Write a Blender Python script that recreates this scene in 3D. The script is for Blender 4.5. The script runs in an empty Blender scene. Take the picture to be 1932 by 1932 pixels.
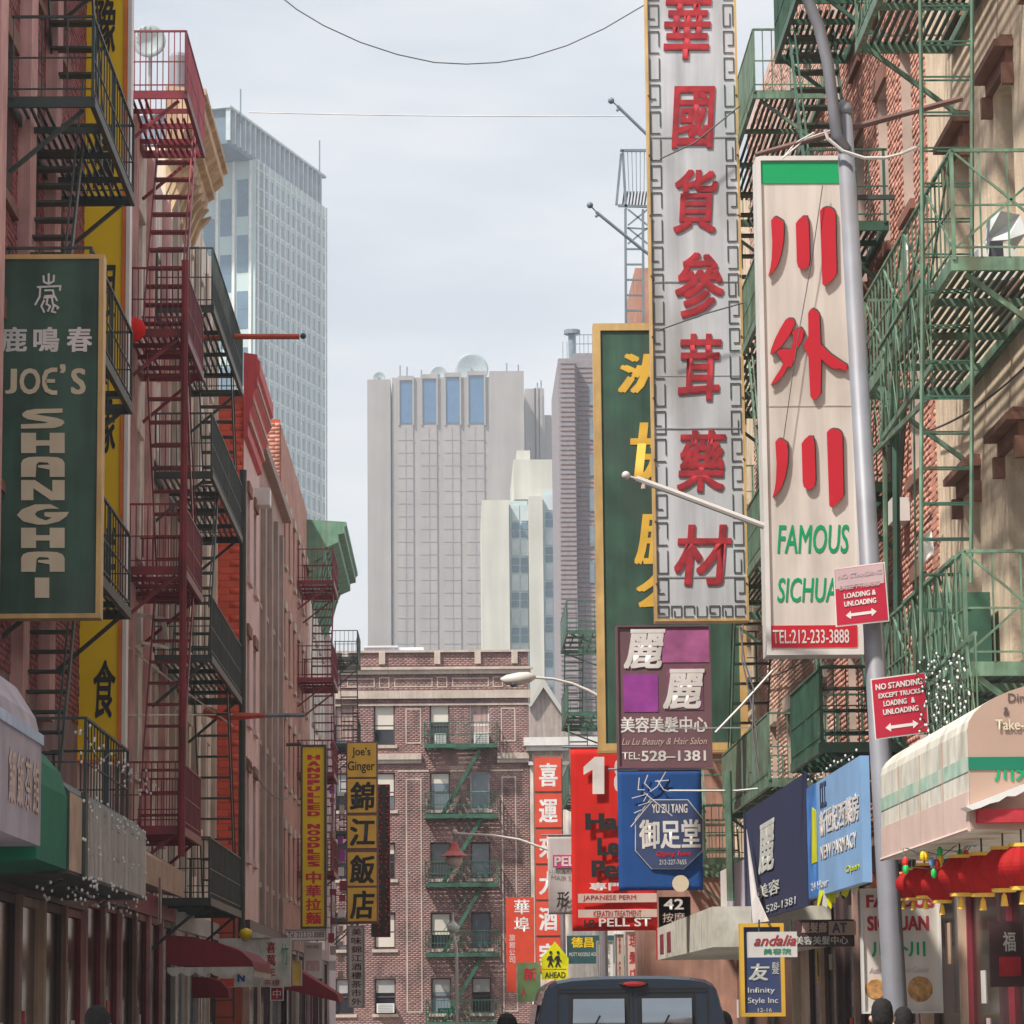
import bpy, bmesh, math, random
import numpy as np
from mathutils import Vector, Matrix
random.seed(7)
S = bpy.context.scene
COL = S.collection
# ---------------------------------------------------------------- camera
F = 6000.0; HALF = 966.0
CAM = Vector((0.0, 0.0, 1.6))
def basis(yaw, pitch, roll):
    f = Vector((math.sin(yaw)*math.cos(pitch), math.cos(yaw)*math.cos(pitch), math.sin(pitch)))
    r = f.cross(Vector((0, 0, 1))).normalized(); u = r.cross(f)
    c, s = math.cos(roll), math.sin(roll)
    return (r*c - u*s), (u*c + r*s), f        # camera rolled clockwise: world up leans left
ROLL = math.radians(0.55); yaw = math.radians(1.0); pitch = math.radians(8.8)
for _ in range(30):                            # the street's vanishing point is at (860, 1900)
    R_, U_, F_ = basis(yaw, pitch, ROLL)
    d = Vector((0, 1, 0)); px = HALF + F*d.dot(R_)/d.dot(F_); py = HALF - F*d.dot(U_)/d.dot(F_)
    yaw += (px - 860)/F; pitch += (1900 - py)/F
R_, U_, F_ = basis(yaw, pitch, ROLL)
cam = bpy.data.cameras.new('camera'); camo = bpy.data.objects.new('camera', cam); COL.objects.link(camo)
camo.matrix_world = Matrix(((R_.x, U_.x, -F_.x, CAM.x), (R_.y, U_.y, -F_.y, CAM.y), (R_.z, U_.z, -F_.z, CAM.z), (0, 0, 0, 1)))
cam.sensor_width = 36.0; cam.lens = 36.0*F/1932.0; cam.clip_start = 0.5; cam.clip_end = 6000
S.camera = camo
# ---------------------------------------------------------------- world, sun, exposure
SUN_D = Vector((0.44, 0.38, -0.81)).normalized()
SUN_EL = math.asin(-SUN_D.z); SUN_AZ = math.atan2(-SUN_D.x, -SUN_D.y)
w = bpy.data.worlds.new('World'); S.world = w; w.use_nodes = True
nt = w.node_tree; N = nt.nodes; L = nt.links; N.clear()
sky = N.new('ShaderNodeTexSky'); sky.sky_type = 'NISHITA'; sky.sun_disc = False
sky.sun_elevation = SUN_EL; sky.sun_rotation = SUN_AZ; sky.air_density = 1.0; sky.dust_density = 2.0
tc = N.new('ShaderNodeTexCoord')
mp = N.new('ShaderNodeMapping'); mp.inputs['Scale'].default_value = (2.2, 2.2, 9.0); mp.inputs['Rotation'].default_value = (0.1, 0.25, 0.4)
ns = N.new('ShaderNodeTexNoise'); ns.inputs['Scale'].default_value = 2.3; ns.inputs['Detail'].default_value = 7; ns.inputs['Roughness'].default_value = .55
cr = N.new('ShaderNodeValToRGB'); cr.color_ramp.elements[0].position = .38; cr.color_ramp.elements[1].position = .60
cr.color_ramp.elements[0].color = (3.4, 3.68, 4.0, 1); cr.color_ramp.elements[1].color = (4.6, 4.65, 4.7, 1)
mx = N.new('ShaderNodeMix'); mx.data_type = 'RGBA'; mx.inputs[0].default_value = .86
sx = N.new('ShaderNodeSeparateXYZ'); mr = N.new('ShaderNodeMapRange'); mr.inputs['From Min'].default_value = 0.0; mr.inputs['From Max'].default_value = .26
m2 = N.new('ShaderNodeMix'); m2.data_type = 'RGBA'; m2.inputs[6].default_value = (4.65, 4.55, 4.5, 1)
bg = N.new('ShaderNodeBackground'); bg.inputs['Strength'].default_value = .1
wo = N.new('ShaderNodeOutputWorld')
L.new(tc.outputs['Generated'], mp.inputs[0]); L.new(mp.outputs[0], ns.inputs['Vector']); L.new(ns.outputs['Fac'], cr.inputs[0])
L.new(tc.outputs['Generated'], sx.inputs[0]); L.new(sx.outputs['Z'], mr.inputs['Value']); L.new(mr.outputs[0], m2.inputs[0]); L.new(cr.outputs[0], m2.inputs[7])
L.new(sky.outputs[0], mx.inputs[6]); L.new(m2.outputs[2], mx.inputs[7]); L.new(mx.outputs[2], bg.inputs['Color']); L.new(bg.outputs[0], wo.inputs[0])
sl = bpy.data.lights.new('sun', 'SUN'); sl.energy = 2.8; sl.angle = math.radians(3.0); sl.color = (1.0, .93, .83)
so = bpy.data.objects.new('sun', sl); COL.objects.link(so); so.rotation_euler = SUN_D.to_track_quat('-Z', 'Y').to_euler(); so.location = (0, 0, 60)
S.view_settings.view_transform = 'Standard'; S.view_settings.look = 'None'; S.view_settings.exposure = 0.95; S.view_settings.gamma = 1.0
S.view_settings.use_curve_mapping = False
S.render.engine = 'CYCLES'; S.cycles.max_bounces = 6; S.cycles.diffuse_bounces = 5; S.cycles.glossy_bounces = 3
S.cycles.volume_bounces = 1; S.cycles.transparent_max_bounces = 8; S.cycles.use_denoising = True

# ---------------------------------------------------------------- picture -> place
def ray(x, y):
    return ((x-HALF)/F)*R_ + ((HALF-y)/F)*U_ + F_
def U(x, y, D):                # point seen at pixel (x, y) on the cross-street plane D metres down the street
    r = ray(x, y); return CAM + r*(D/r.y)
def V(x, y, X):                # ... on the plane of a facade X metres right of the camera
    r = ray(x, y); return CAM + r*(X/r.x)
# ---------------------------------------------------------------- materials
MATS = {}
KEEP = {'black hair', 'black rubber', 'dark window glass', 'black lettering', 'van glass', 'blue grey van paint', 'clear bulb', 'dark letter return', 'red lantern silk', 'smeared shop glass'}
def mat(name, col, rough=.65, metal=0.0, noise=.18, ns=2.5, streak=0.0, bump=0.0, island=0.0, dirt=None, dirt_amt=0.0, emit=0.0, coat=0.0, spec=.5):
    if name in MATS: return MATS[name]
    if name not in KEEP: k = max(max(col), .02)**-.25; k = min(k, .86/max(col), 2.0); col = tuple(q*k for q in col)
    m = bpy.data.materials.new(name); m.use_nodes = True; t = m.node_tree; n = t.nodes; l = t.links
    b = n['Principled BSDF']; b.inputs['Roughness'].default_value = rough; b.inputs['Metallic'].default_value = metal
    b.inputs['Specular IOR Level'].default_value = spec
    if coat: b.inputs['Coat Weight'].default_value = coat
    tc = n.new('ShaderNodeNewGeometry')
    def noise_node(scale, stretch, detail=5):
        mp = n.new('ShaderNodeMapping'); mp.inputs['Scale'].default_value = (scale, scale, scale*stretch)
        no = n.new('ShaderNodeTexNoise'); no.inputs['Scale'].default_value = 1.0; no.inputs['Detail'].default_value = detail
        l.new(tc.outputs['Position'], mp.inputs[0]); l.new(mp.outputs[0], no.inputs['Vector']); return no
    def ramp(src, a, bb, va, vb):
        r = n.new('ShaderNodeMapRange'); r.inputs['From Min'].default_value = a; r.inputs['From Max'].default_value = bb
        r.inputs['To Min'].default_value = va; r.inputs['To Max'].default_value = vb; l.new(src, r.inputs['Value']); return r.outputs[0]
    def mul(c, f):
        v = n.new('ShaderNodeVectorMath'); v.operation = 'SCALE'; l.new(c, v.inputs[0]); l.new(f, v.inputs['Scale']); return v.outputs[0]
    rgb = n.new('ShaderNodeRGB'); rgb.outputs[0].default_value = (*col, 1); c = rgb.outputs[0]
    no = noise_node(ns, 1.0)
    if noise: c = mul(c, ramp(no.outputs['Fac'], .3, .7, 1-noise, 1+noise))
    if streak:
        s = noise_node(ns*3.5, .06); c = mul(c, ramp(s.outputs['Fac'], .35, .65, 1-streak, 1+streak*.4))
    if island:
        geo = tc; oi = n.new('ShaderNodeObjectInfo'); a = n.new('ShaderNodeMath'); a.operation = 'ADD'; fr = n.new('ShaderNodeMath'); fr.operation = 'FRACT'
        l.new(geo.outputs['Random Per Island'], a.inputs[0]); l.new(oi.outputs['Random'], a.inputs[1]); l.new(a.outputs[0], fr.inputs[0])
        c = mul(c, ramp(fr.outputs[0], 0, 1, 1-island, 1+island))
    if dirt:
        d = noise_node(ns*.7, .45, 8); f = ramp(d.outputs['Fac'], .5, .66, 0, dirt_amt)
        x = n.new('ShaderNodeMix'); x.data_type = 'RGBA'; l.new(f, x.inputs[0]); l.new(c, x.inputs[6]); x.inputs[7].default_value = (*dirt, 1); c = x.outputs[2]
    l.new(c, b.inputs['Base Color'])
    if emit:
        l.new(c, b.inputs['Emission Color']); b.inputs['Emission Strength'].default_value = emit
    if bump:
        bn = n.new('ShaderNodeBump'); bn.inputs['Strength'].default_value = bump; bn.inputs['Distance'].default_value = .02
        fine = noise_node(ns*12, 1.0); l.new(fine.outputs['Fac'], bn.inputs['Height']); l.new(bn.outputs[0], b.inputs['Normal'])
    MATS[name] = m; return m
def cloth_mat(name, col, tr=.45):
    m = mat(name, col, .8, noise=.06, streak=.06); t = m.node_tree; n = t.nodes; l = t.links
    b = n['Principled BSDF']; o = n['Material Output']; tl = n.new('ShaderNodeBsdfTranslucent'); mx = n.new('ShaderNodeMixShader'); mx.inputs[0].default_value = tr
    l.new(b.inputs['Base Color'].links[0].from_socket, tl.inputs['Color'])
    l.new(b.outputs[0], mx.inputs[1]); l.new(tl.outputs[0], mx.inputs[2]); l.new(mx.outputs[0], o.inputs['Surface']); return m
# ---------------------------------------------------------------- mesh builder
ORG = {}
class MB:
    def __init__(s): s.v = []; s.f = []
    def box(s, a, b):
        x0, x1 = sorted((a[0], b[0])); y0, y1 = sorted((a[1], b[1])); z0, z1 = sorted((a[2], b[2])); i = len(s.v)
        s.v += [(x0,y0,z0),(x1,y0,z0),(x1,y1,z0),(x0,y1,z0),(x0,y0,z1),(x1,y0,z1),(x1,y1,z1),(x0,y1,z1)]
        s.f += [(i,i+3,i+2,i+1),(i+4,i+5,i+6,i+7),(i,i+1,i+5,i+4),(i+1,i+2,i+6,i+5),(i+2,i+3,i+7,i+6),(i+3,i,i+4,i+7)]; return s
    def bar(s, p, q, w, h=None, up=(0,0,1)):
        h = h or w; p = Vector(p); q = Vector(q); d = (q-p)
        if d.length < 1e-6: return s
        d.normalize(); a = d.cross(Vector(up))
        if a.length < 1e-3: a = d.cross(Vector((0,1,0)))
        a.normalize(); b = a.cross(d); a = a*w/2; b = b*h/2; i = len(s.v)
        for c in (p, q): s.v += [tuple(c-a-b), tuple(c+a-b), tuple(c+a+b), tuple(c-a+b)]
        s.f += [(i,i+1,i+2,i+3),(i+7,i+6,i+5,i+4)] + [(i+k, i+4+k, i+4+(k+1)%4, i+(k+1)%4) for k in range(4)]; return s
    def tube(s, pts, r, n=8, cap=True):
        pts = [Vector(p) for p in pts]; rs = r if isinstance(r, (list, tuple)) else [r]*len(pts); i0 = len(s.v)
        for k, p in enumerate(pts):
            d = (pts[min(k+1, len(pts)-1)] - pts[max(k-1, 0)]).normalized()
            a = d.cross(Vector((0,0,1)))
            if a.length < .02: a = d.cross(Vector((0,1,0)))
            a.normalize(); b = d.cross(a)
            s.v += [tuple(p + (a*math.cos(2*math.pi*j/n) + b*math.sin(2*math.pi*j/n))*rs[k]) for j in range(n)]
        for k in range(len(pts)-1):
            for j in range(n):
                s.f.append((i0+k*n+j, i0+k*n+(j+1)%n, i0+(k+1)*n+(j+1)%n, i0+(k+1)*n+j))
        if cap: s.f += [tuple(i0+j for j in reversed(range(n))), tuple(i0+(len(pts)-1)*n+j for j in range(n))]
        return s
    def lathe(s, c, prof, n=16, axis='z'):
        c = Vector(c); i0 = len(s.v)
        for r, h in prof:
            for j in range(n):
                a = 2*math.pi*j/n; ca, sa = r*math.cos(a), r*math.sin(a)
                s.v.append(tuple(c + (Vector((ca, sa, h)) if axis == 'z' else Vector((ca, h, sa)) if axis == 'y' else Vector((h, ca, sa)))))
        for k in range(len(prof)-1):
            for j in range(n): s.f.append((i0+k*n+j, i0+k*n+(j+1)%n, i0+(k+1)*n+(j+1)%n, i0+(k+1)*n+j))
        s.f += [tuple(i0+j for j in reversed(range(n))), tuple(i0+(len(prof)-1)*n+j for j in range(n))]; return s
    def ball(s, c, r, n=10, sz=1.0):
        k = 7; return s.lathe(c, [(max(r*math.sin(math.pi*j/k), .001), -r*sz*math.cos(math.pi*j/k)) for j in range(k+1)], n)
    def prism(s, pts, off):     # planar polygon pushed along off
        off = Vector(off); n = len(pts); i = len(s.v)
        s.v += [tuple(p) for p in pts] + [tuple(Vector(p)+off) for p in pts]
        s.f += [tuple(range(i, i+n)), tuple(range(i+2*n-1, i+n-1, -1))] + [(i+k, i+n+k, i+n+(k+1)%n, i+(k+1)%n) for k in range(n)]; return s
    def strip(s, pts, wd, nrm, off):   # mitred flat band along a polyline
        pts = [Vector(p) for p in pts]; nrm = Vector(nrm); A = []; B = []
        for k, p in enumerate(pts):
            d1 = (pts[k]-pts[k-1]).normalized() if k else None; d2 = (pts[k+1]-pts[k]).normalized() if k < len(pts)-1 else None
            d1 = d1 or d2; d2 = d2 or d1; n1 = nrm.cross(d1); n2 = nrm.cross(d2); m = (n1+n2)
            if m.length < .1: m = n1
            m.normalize(); sc = 1/max(m.dot(n1), .5); ww = wd[k] if isinstance(wd, (list, tuple)) else wd
            A.append(p+m*ww/2*sc); B.append(p-m*ww/2*sc)
        for k in range(len(pts)-1): s.prism([A[k], A[k+1], B[k+1], B[k]], off)
        return s
    def mesh(s, name, org=(0,0,0), m=None):
        me = bpy.data.meshes.new(name); o = Vector(org)
        v = (np.array(s.v, dtype=np.float64).reshape(-1, 3) - np.array(o)).tolist()
        me.from_pydata(v, [], s.f)
        bm = bmesh.new(); bm.from_mesh(me); bmesh.ops.recalc_face_normals(bm, faces=bm.faces); bm.to_mesh(me); bm.free()
        if m: me.materials.append(m)
        return me
def link(name, data, parent, loc):
    o = bpy.data.objects.new(name, data); COL.objects.link(o); loc = Vector(loc)
    if parent is not None: o.parent = parent; o.location = loc - ORG[parent.name]
    else: o.location = loc
    ORG[o.name] = loc; return o
def props(o, label=None, cat=None, group=None, kind=None):
    if label: o['label'] = label
    if cat: o['category'] = cat
    if group: o['group'] = group
    if kind: o['kind'] = kind
    return o
def root(name, label, cat, loc, group=None):
    o = link(name, None, None, loc); o.empty_display_size = .2; return props(o, label, cat, group)
def part(mb, name, m, parent, label=None, kind=None, smooth=False):
    if not mb.v: return None
    org = ORG[parent.name]; me = mb.mesh(name, org, m)
    if smooth: me.shade_smooth()
    return props(link(name, me, parent, org), label, kind=kind)
def solo(mb, name, m, label, cat, group=None, loc=None, kind=None, smooth=False):
    a = np.array(mb.v); loc = Vector(loc) if loc is not None else Vector((a[:,0].mean(), a[:,1].mean(), a[:,2].min()))
    me = mb.mesh(name, loc, m)
    if smooth: me.shade_smooth()
    return props(link(name, me, None, loc), label, cat, group, kind)
def struct(mb, name, m):
    return props(link(name, mb.mesh(name, (0,0,0), m), None, (0,0,0)), kind='structure')
def inst(me, name, parent, loc, label=None):
    return props(link(name, me, parent, loc), label)
# ---------------------------------------------------------------- lettering
TXT = {}
def text_mesh(s, bold, shear):
    k = (s, shear)
    if k not in TXT:
        c = bpy.data.curves.new('t', 'FONT'); c.body = s; c.shear = shear; c.resolution_u = 3; c.extrude = .02; c.align_x = 'CENTER'
        c.space_line = .9
        o = bpy.data.objects.new('t', c); COL.objects.link(o); me = bpy.data.meshes.new_from_object(o)
        bpy.data.objects.remove(o); bpy.data.curves.remove(c)
        v = np.empty(len(me.vertices)*3); me.vertices.foreach_get('co', v); TXT[k] = (me, v.reshape(-1, 3))
    return TXT[k]
def text3(parent, s, P, u, v, nrm, m, bold=0.0, shear=0.0, depth=.004, name='lettering', keep=False):
    """write s into the parallelogram P, P+u, P+v (P its lower left corner), nrm the outward normal"""
    src, co = text_mesh(s, bold, shear); lo = co.min(0); hi = co.max(0); t = (co-lo)/np.maximum(hi-lo, 1e-6)
    if not bold: me = src.copy()
    else:       # a heavier weight: the glyph laid down five times, each a hair prouder than the last
        b = bold*1.0; k8 = [(-b,-b*.6),(b,-b*.6),(b,b*.6),(-b,b*.6),(0,0)]; n = len(co); me = bpy.data.meshes.new(name)
        pl = len(src.polygons); ls = np.empty(pl, np.int32); src.polygons.foreach_get('loop_start', ls); vi = np.empty(len(src.loops), np.int32); src.loops.foreach_get('vertex_index', vi)
        sz = np.maximum(hi-lo, 1e-6); parts_ = []
        for q, (dx, dy) in enumerate(k8):
            tt = t*(1-2*b/np.array([sz[0], sz[1], 1e9])[None]*np.array([1,.6,0])) + np.array([(b+dx)/sz[0], (b*.6+dy)/sz[1], 0]); tt[:, 2] = t[:, 2]*(1+.05*q); parts_.append(tt)
        t = np.concatenate(parts_); me.vertices.add(n*5); me.loops.add(len(vi)*5); me.loops.foreach_set('vertex_index', np.concatenate([vi+n*q for q in range(5)]).astype(np.int32))
        me.polygons.add(pl*5); me.polygons.foreach_set('loop_start', np.concatenate([ls+len(vi)*q for q in range(5)]).astype(np.int32)); me.vertices.foreach_set('co', t.ravel().astype(np.float32)); me.update(calc_edges=True)
    me.name = name; me.materials.clear(); me.materials.append(m)
    P, u, v, nrm = (np.array(Vector(q)) for q in (P, u, v, nrm))
    org = np.array(ORG[parent.name]); w = P + t[:,:1]*u + t[:,1:2]*v + t[:,2:3]*nrm*depth + nrm*.003 - org
    me.vertices.foreach_set('co', w.ravel()); me.update()
    return link(name, me, parent, ORG[parent.name])
def ftext(parent, D, s, x0, y0, x1, y1, m, **k):        # facing the camera, at plane Y = D
    ym = (y0+y1)/2; xm = (x0+x1)/2
    a = U(x0, ym, D); b = U(x1, ym, D); c = U(xm, y0, D); d = U(xm, y1, D)
    return text3(parent, s, (a.x, D, d.z), (b.x-a.x, 0, 0), (0, 0, c.z-d.z), (0, -1, 0), m, **k)
def fpoly(mb, pts, D, th=.03):                          # traced outline with real thickness standing off plane D
    mb.prism([U(x, y, D-.003) for x, y in pts], (0, -th, 0)); return mb
def board(name, label, cat, x0, y0, x1, y1, D, face, th=.14, frame=None, fw=6, group=None, bars=True):
    """sign standing across the pavement, facing the camera; px bounds at distance D"""
    ym = (y0+y1)/2; xm = (x0+x1)/2
    X0 = U(x0, ym, D).x; X1 = U(x1, ym, D).x; Z1 = U(xm, y0, D).z; Z0 = U(xm, y1, D).z
    r = root(name, label, cat, ((X0+X1)/2, D, Z0), group); k = .0; f = fw*D/F if frame else 0
    part(MB().box((X0+f, D, Z0+f), (X1-f, D+th, Z1-f)), 'panel', face, r)
    if frame:
        q = .035; mb = MB(); mb.box((X0, D-q, Z0), (X0+f, D+th+q, Z1)); mb.box((X1-f, D-q, Z0), (X1, D+th+q, Z1))
        mb.box((X0+f, D-q, Z1-f), (X1-f, D+th+q, Z1)); mb.box((X0+f, D-q, Z0), (X1-f, D+th+q, Z0+f)); part(mb, 'frame', frame, r)
    return r, X0, X1, Z0, Z1
def arm_bar(mb, x0, x1, y, z, r=.03): mb.tube([(x0, y, z), (x1, y, z)], r, 6)
# ---------------------------------------------------------------- palette
M = dict(
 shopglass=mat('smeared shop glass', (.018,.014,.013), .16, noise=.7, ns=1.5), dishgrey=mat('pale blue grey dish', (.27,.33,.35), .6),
 brickred=mat('red brick', (.46,.22,.165), .85, dirt=(.25,.15,.12), dirt_amt=.35, noise=.12, island=.22, bump=.25),
 brickpink=mat('pinkish brick', (.54,.34,.28), .85, dirt=(.3,.2,.17), dirt_amt=.3, noise=.14, island=.2, bump=.25),
 brickend=mat('brown red brick', (.235,.145,.135), .85, dirt=(.12,.08,.085), dirt_amt=.6, noise=.15, island=.1, bump=.2),
 brickdark=mat('dark maroon brick', (.19,.06,.065), .8, noise=.2, island=.25, bump=.25),
 brickorange=mat('orange painted brick', (.62,.10,.055), .75, noise=.08, island=.1, streak=.1),
 brickgrey=mat('grey brown brick', (.155,.14,.15), .9, noise=.12, island=.2),
 mortar=mat('mortar', (.36,.31,.28), .95, ns=4), mortard=mat('dark mortar', (.15,.097,.095), .95), mortarr=mat('painted mortar', (.36,.07,.04), .9),
 mortarpink=mat('pale mortar', (.50,.38,.33), .95),
 beige=mat('beige limestone', (.72,.58,.43), .85, noise=.16, streak=.15, bump=.4, dirt=(.3,.22,.15), dirt_amt=.35),
 brownstone=mat('brown stone trim', (.15,.075,.055), .8, noise=.2, bump=.3),
 cream=mat('cream stone trim', (.46,.39,.335), .8, noise=.1, streak=.12, dirt=(.3,.25,.2), dirt_amt=.3),
 pale=mat('pale painted stucco', (.74,.67,.60), .85, noise=.14, streak=.25, dirt=(.25,.17,.14), dirt_amt=.4),
 pink=mat('pink painted stucco', (.60,.35,.34), .85, noise=.16, streak=.2, dirt=(.22,.1,.1), dirt_amt=.4),
 pinkpale=mat('pale pink painted brick', (.62,.47,.46), .85, noise=.1, streak=.12, bump=.3),
 greybrown=mat('grey brown facade', (.30,.245,.225), .85, noise=.12, streak=.2, bump=.3),
 salmon=mat('salmon facade', (.40,.215,.165), .85, noise=.18, streak=.2, dirt=(.2,.12,.1), dirt_amt=.4),
 tan=mat('tan painted cornice', (.46,.33,.20), .7, noise=.2, streak=.2, dirt=(.2,.12,.06), dirt_amt=.5),
 maroon=mat('maroon painted iron', (.14,.015,.026), .45, noise=.25, dirt=(.07,.015,.015), dirt_amt=.6),
 iron=mat('dark green black iron', (.022,.034,.031), .5, noise=.3, dirt=(.09,.06,.05), dirt_amt=.35),
 green=mat('green painted iron', (.085,.15,.105), .55, noise=.35, streak=.3, ns=4, dirt=(.10,.07,.035), dirt_amt=.5),
 slat=mat('shade darkened grating', (.012,.024,.018), .6, noise=.3), greend=mat('deep green painted iron', (.022,.062,.042), .5, noise=.25, dirt=(.02,.03,.02), dirt_amt=.6),  # slat colour is darkened to stand in for the gratings' shaded undersides
 brownmetal=mat('brown metal', (.08,.04,.035), .55, noise=.3),
 galv=mat('galvanised steel', (.17,.175,.20), .5, .1, noise=.12, streak=.15, dirt=(.25,.17,.15), dirt_amt=.3),
 lampwhite=mat('pale grey lamp paint', (.55,.54,.52), .5, noise=.08),
 glass=mat('dark window glass', (.022,.028,.036), .06, noise=.4, ns=.6, spec=.8),
 glassb=mat('pale window glass', (.11,.14,.17), .08, noise=.35, ns=.5, spec=.8),
 blind=mat('cream window blind', (.60,.57,.50), .8, noise=.08, ns=1), curtain=mat('patterned curtain', (.34,.24,.22), .9, noise=.35, streak=.3, ns=3), blindg=mat('grey window blind', (.30,.30,.30), .8, noise=.1),
 fdark=mat('dark window frame', (.055,.035,.035), .6), fwhite=mat('white window frame', (.62,.62,.62), .5), fgrey=mat('grey window frame', (.25,.26,.27), .5),
 white=mat('white enamel', (.70,.69,.67), .4, noise=.05, dirt=(.5,.48,.44), dirt_amt=.4),
 signwhite=mat('cool white sign plastic', (.52,.54,.57), .45, noise=.08, streak=.22, ns=1.2, dirt=(.28,.26,.24), dirt_amt=.6),
 signcream=mat('cream sign plastic', (.68,.63,.58), .45, noise=.05, streak=.16, ns=1.2, dirt=(.38,.32,.25), dirt_amt=.5),
 gold=mat('gold painted frame', (.62,.41,.16), .45, noise=.15, streak=.1, dirt=(.35,.2,.08), dirt_amt=.4),
 signgreen=mat('dark green sign board', (.022,.055,.038), .5, noise=.3, ns=1.5, streak=.3, dirt=(.06,.09,.075), dirt_amt=.6),
 goldtext=mat('gold leaf lettering', (.78,.47,.06), .5, noise=.12), ivory=mat('ivory lettering', (.62,.53,.38), .6, noise=.08),
 silver=mat('silver grey lettering', (.55,.56,.54), .6), offwhite=mat('off white lettering', (.72,.68,.66), .6), black=mat('black lettering', (.02,.02,.022), .5, noise=.05),
 redtext=mat('red raised lettering', (.34,.02,.03), .8, noise=.3, ns=5, dirt=(.2,.02,.03), dirt_amt=.5), redbright=mat('bright red lettering', (.50,.012,.028), .4, noise=.06),
 outline=mat('dark letter return', (.055,.075,.075), .5), greentext=mat('green lettering', (.0,.25,.10), .4, noise=.05),
 redsign=mat('faded traffic red', (.42,.012,.038), .4, noise=.06), pinkfaded=mat('bleached traffic red', (.50,.36,.38), .5, noise=.1),
 yellow=mat('yellow sign plastic', (.86,.60,.0), .4, noise=.05), amber=mat('amber sign plastic', (.84,.54,.07), .4, noise=.1, ns=3),
 orangered=mat('orange red sign plastic', (.62,.06,.025), .5, noise=.08), orange=mat('orange paint', (.70,.19,.03), .5),
 ylime=mat('fluorescent yellow green', (.72,.74,.0), .4), teal=mat('street sign green', (.0,.22,.12), .4),
 browns=mat('brown violet sign', (.11,.055,.065), .4, noise=.15, ns=1.5), purple=mat('purple print', (.22,.035,.22), .4, noise=.3, ns=3), mauve=mat('mauve print', (.34,.10,.24), .4, noise=.3, ns=3),
 redcloth=cloth_mat('red vinyl banner', (.86,.02,.012), .25), bluecloth=cloth_mat('blue vinyl banner', (.008,.065,.25), .15),
 whitecloth=cloth_mat('white vinyl banner', (.74,.70,.69), .3), navy=cloth_mat('navy vinyl banner', (.012,.016,.05), .1), skyblue=mat('sky blue vinyl', (.25,.45,.75), .5, noise=.12, ns=1.5),
 navyframe=mat('navy octagon', (.03,.045,.11), .4), awngreen=mat('green awning canvas', (.0,.10,.055), .7, noise=.12), awnred=mat('dark red awning canvas', (.16,.012,.02), .75, noise=.12, streak=.15),
 awnwhite=mat('white awning vinyl with wear and bulb shadows', (.62,.60,.53), .6, noise=.14, streak=.05, ns=5, dirt=(.25,.23,.18), dirt_amt=.45), awntan=mat('tan pink awning end', (.36,.245,.19), .6, noise=.05),  # white vinyl: the dirt noise also paints in speckled shadows of the bulbs
 awnpink=mat('pale pink valance', (.58,.44,.39), .6, noise=.08), awngrey=mat('lavender grey awning vinyl', (.33,.30,.36), .6, noise=.25, ns=1.5), bluegrey=mat('pale blue vinyl edge', (.42,.52,.70), .5),
 silverp=mat('corrugated silver panel', (.26,.33,.32), .25, .6, island=.35, noise=.2, streak=.3), bulb=mat('clear bulb', (.85,.85,.82), .2, noise=0),  # silver ribs: green-cyan tint and varied tone imitate reflections in the metal
 shopdark=mat('dark shopfront paint', (.035,.018,.02), .5, noise=.3), shopbrown=mat('brown shopfront stone', (.30,.19,.155), .7, noise=.25, streak=.2), shoptan=mat('tan shopfront panel', (.48,.34,.25), .7, noise=.2),
 shopred=mat('oxblood shopfront paint', (.15,.02,.03), .5, noise=.3), copper=mat('painted green cornice', (.11,.23,.155), .6, noise=.2, streak=.25, dirt=(.25,.22,.15), dirt_amt=.3),
 redcornice=mat('red painted cornice', (.42,.045,.05), .6, noise=.15, streak=.15), vanpaint=mat('blue grey van paint', (.026,.04,.062), .25, .3, noise=.03, coat=.8), rubber=mat('black rubber', (.012,.012,.013), .6, noise=.1),
 lampred=mat('red lamp lens', (.25,.01,.015), .2), lantern=cloth_mat('red lantern silk', (.5,.006,.008), .3), asphalt=mat('asphalt', (.045,.045,.046), .9, bump=.4), concrete=mat('concrete pavement', (.30,.29,.27), .9, bump=.2),
 concretefar=mat('pale granite panel', (.245,.225,.215), .9, noise=.07, ns=.12, streak=.10), fluted=mat('darker granite recess', (.31,.295,.30), .9, noise=.06, ns=.1), bluewin=mat('blue louvre glass', (.04,.11,.21), .3, noise=.12, ns=.3),
 creamfar=mat('cream masonry', (.48,.47,.42), .9, noise=.08, ns=.15, streak=.12), greyfar=mat('blue grey mullion', (.42,.48,.50), .6, ns=.3), palefar=mat('pale precast concrete', (.40,.50,.50), .8, noise=.05, ns=.1), crown=mat('blue grey louvre', (.07,.11,.15), .5, ns=.2), winfar=mat('blue tower glass', (.08,.14,.19), .25, noise=.2, ns=.2),
 skin=mat('skin', (.45,.26,.19), .5), hair=mat('black hair', (.008,.007,.007), .85, bump=.6), coatd=mat('dark coat', (.03,.03,.04), .8), coatb=mat('blue and white jacket', (.10,.18,.42), .7), denim=mat('dark trousers', (.03,.035,.05), .8),
 rust=mat('orange red painted pole', (.50,.07,.03), .5, noise=.2), steeldark=mat('slate steel', (.13,.17,.20), .5), clothg=mat('pale laundry', (.50,.53,.55), .9), roofwhite=mat('white roof sheet', (.66,.70,.75), .5, noise=.1), wire=mat('cable black', (.05,.05,.055), .6), wirew=mat('pale cable', (.60,.58,.57), .6),
)
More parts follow.
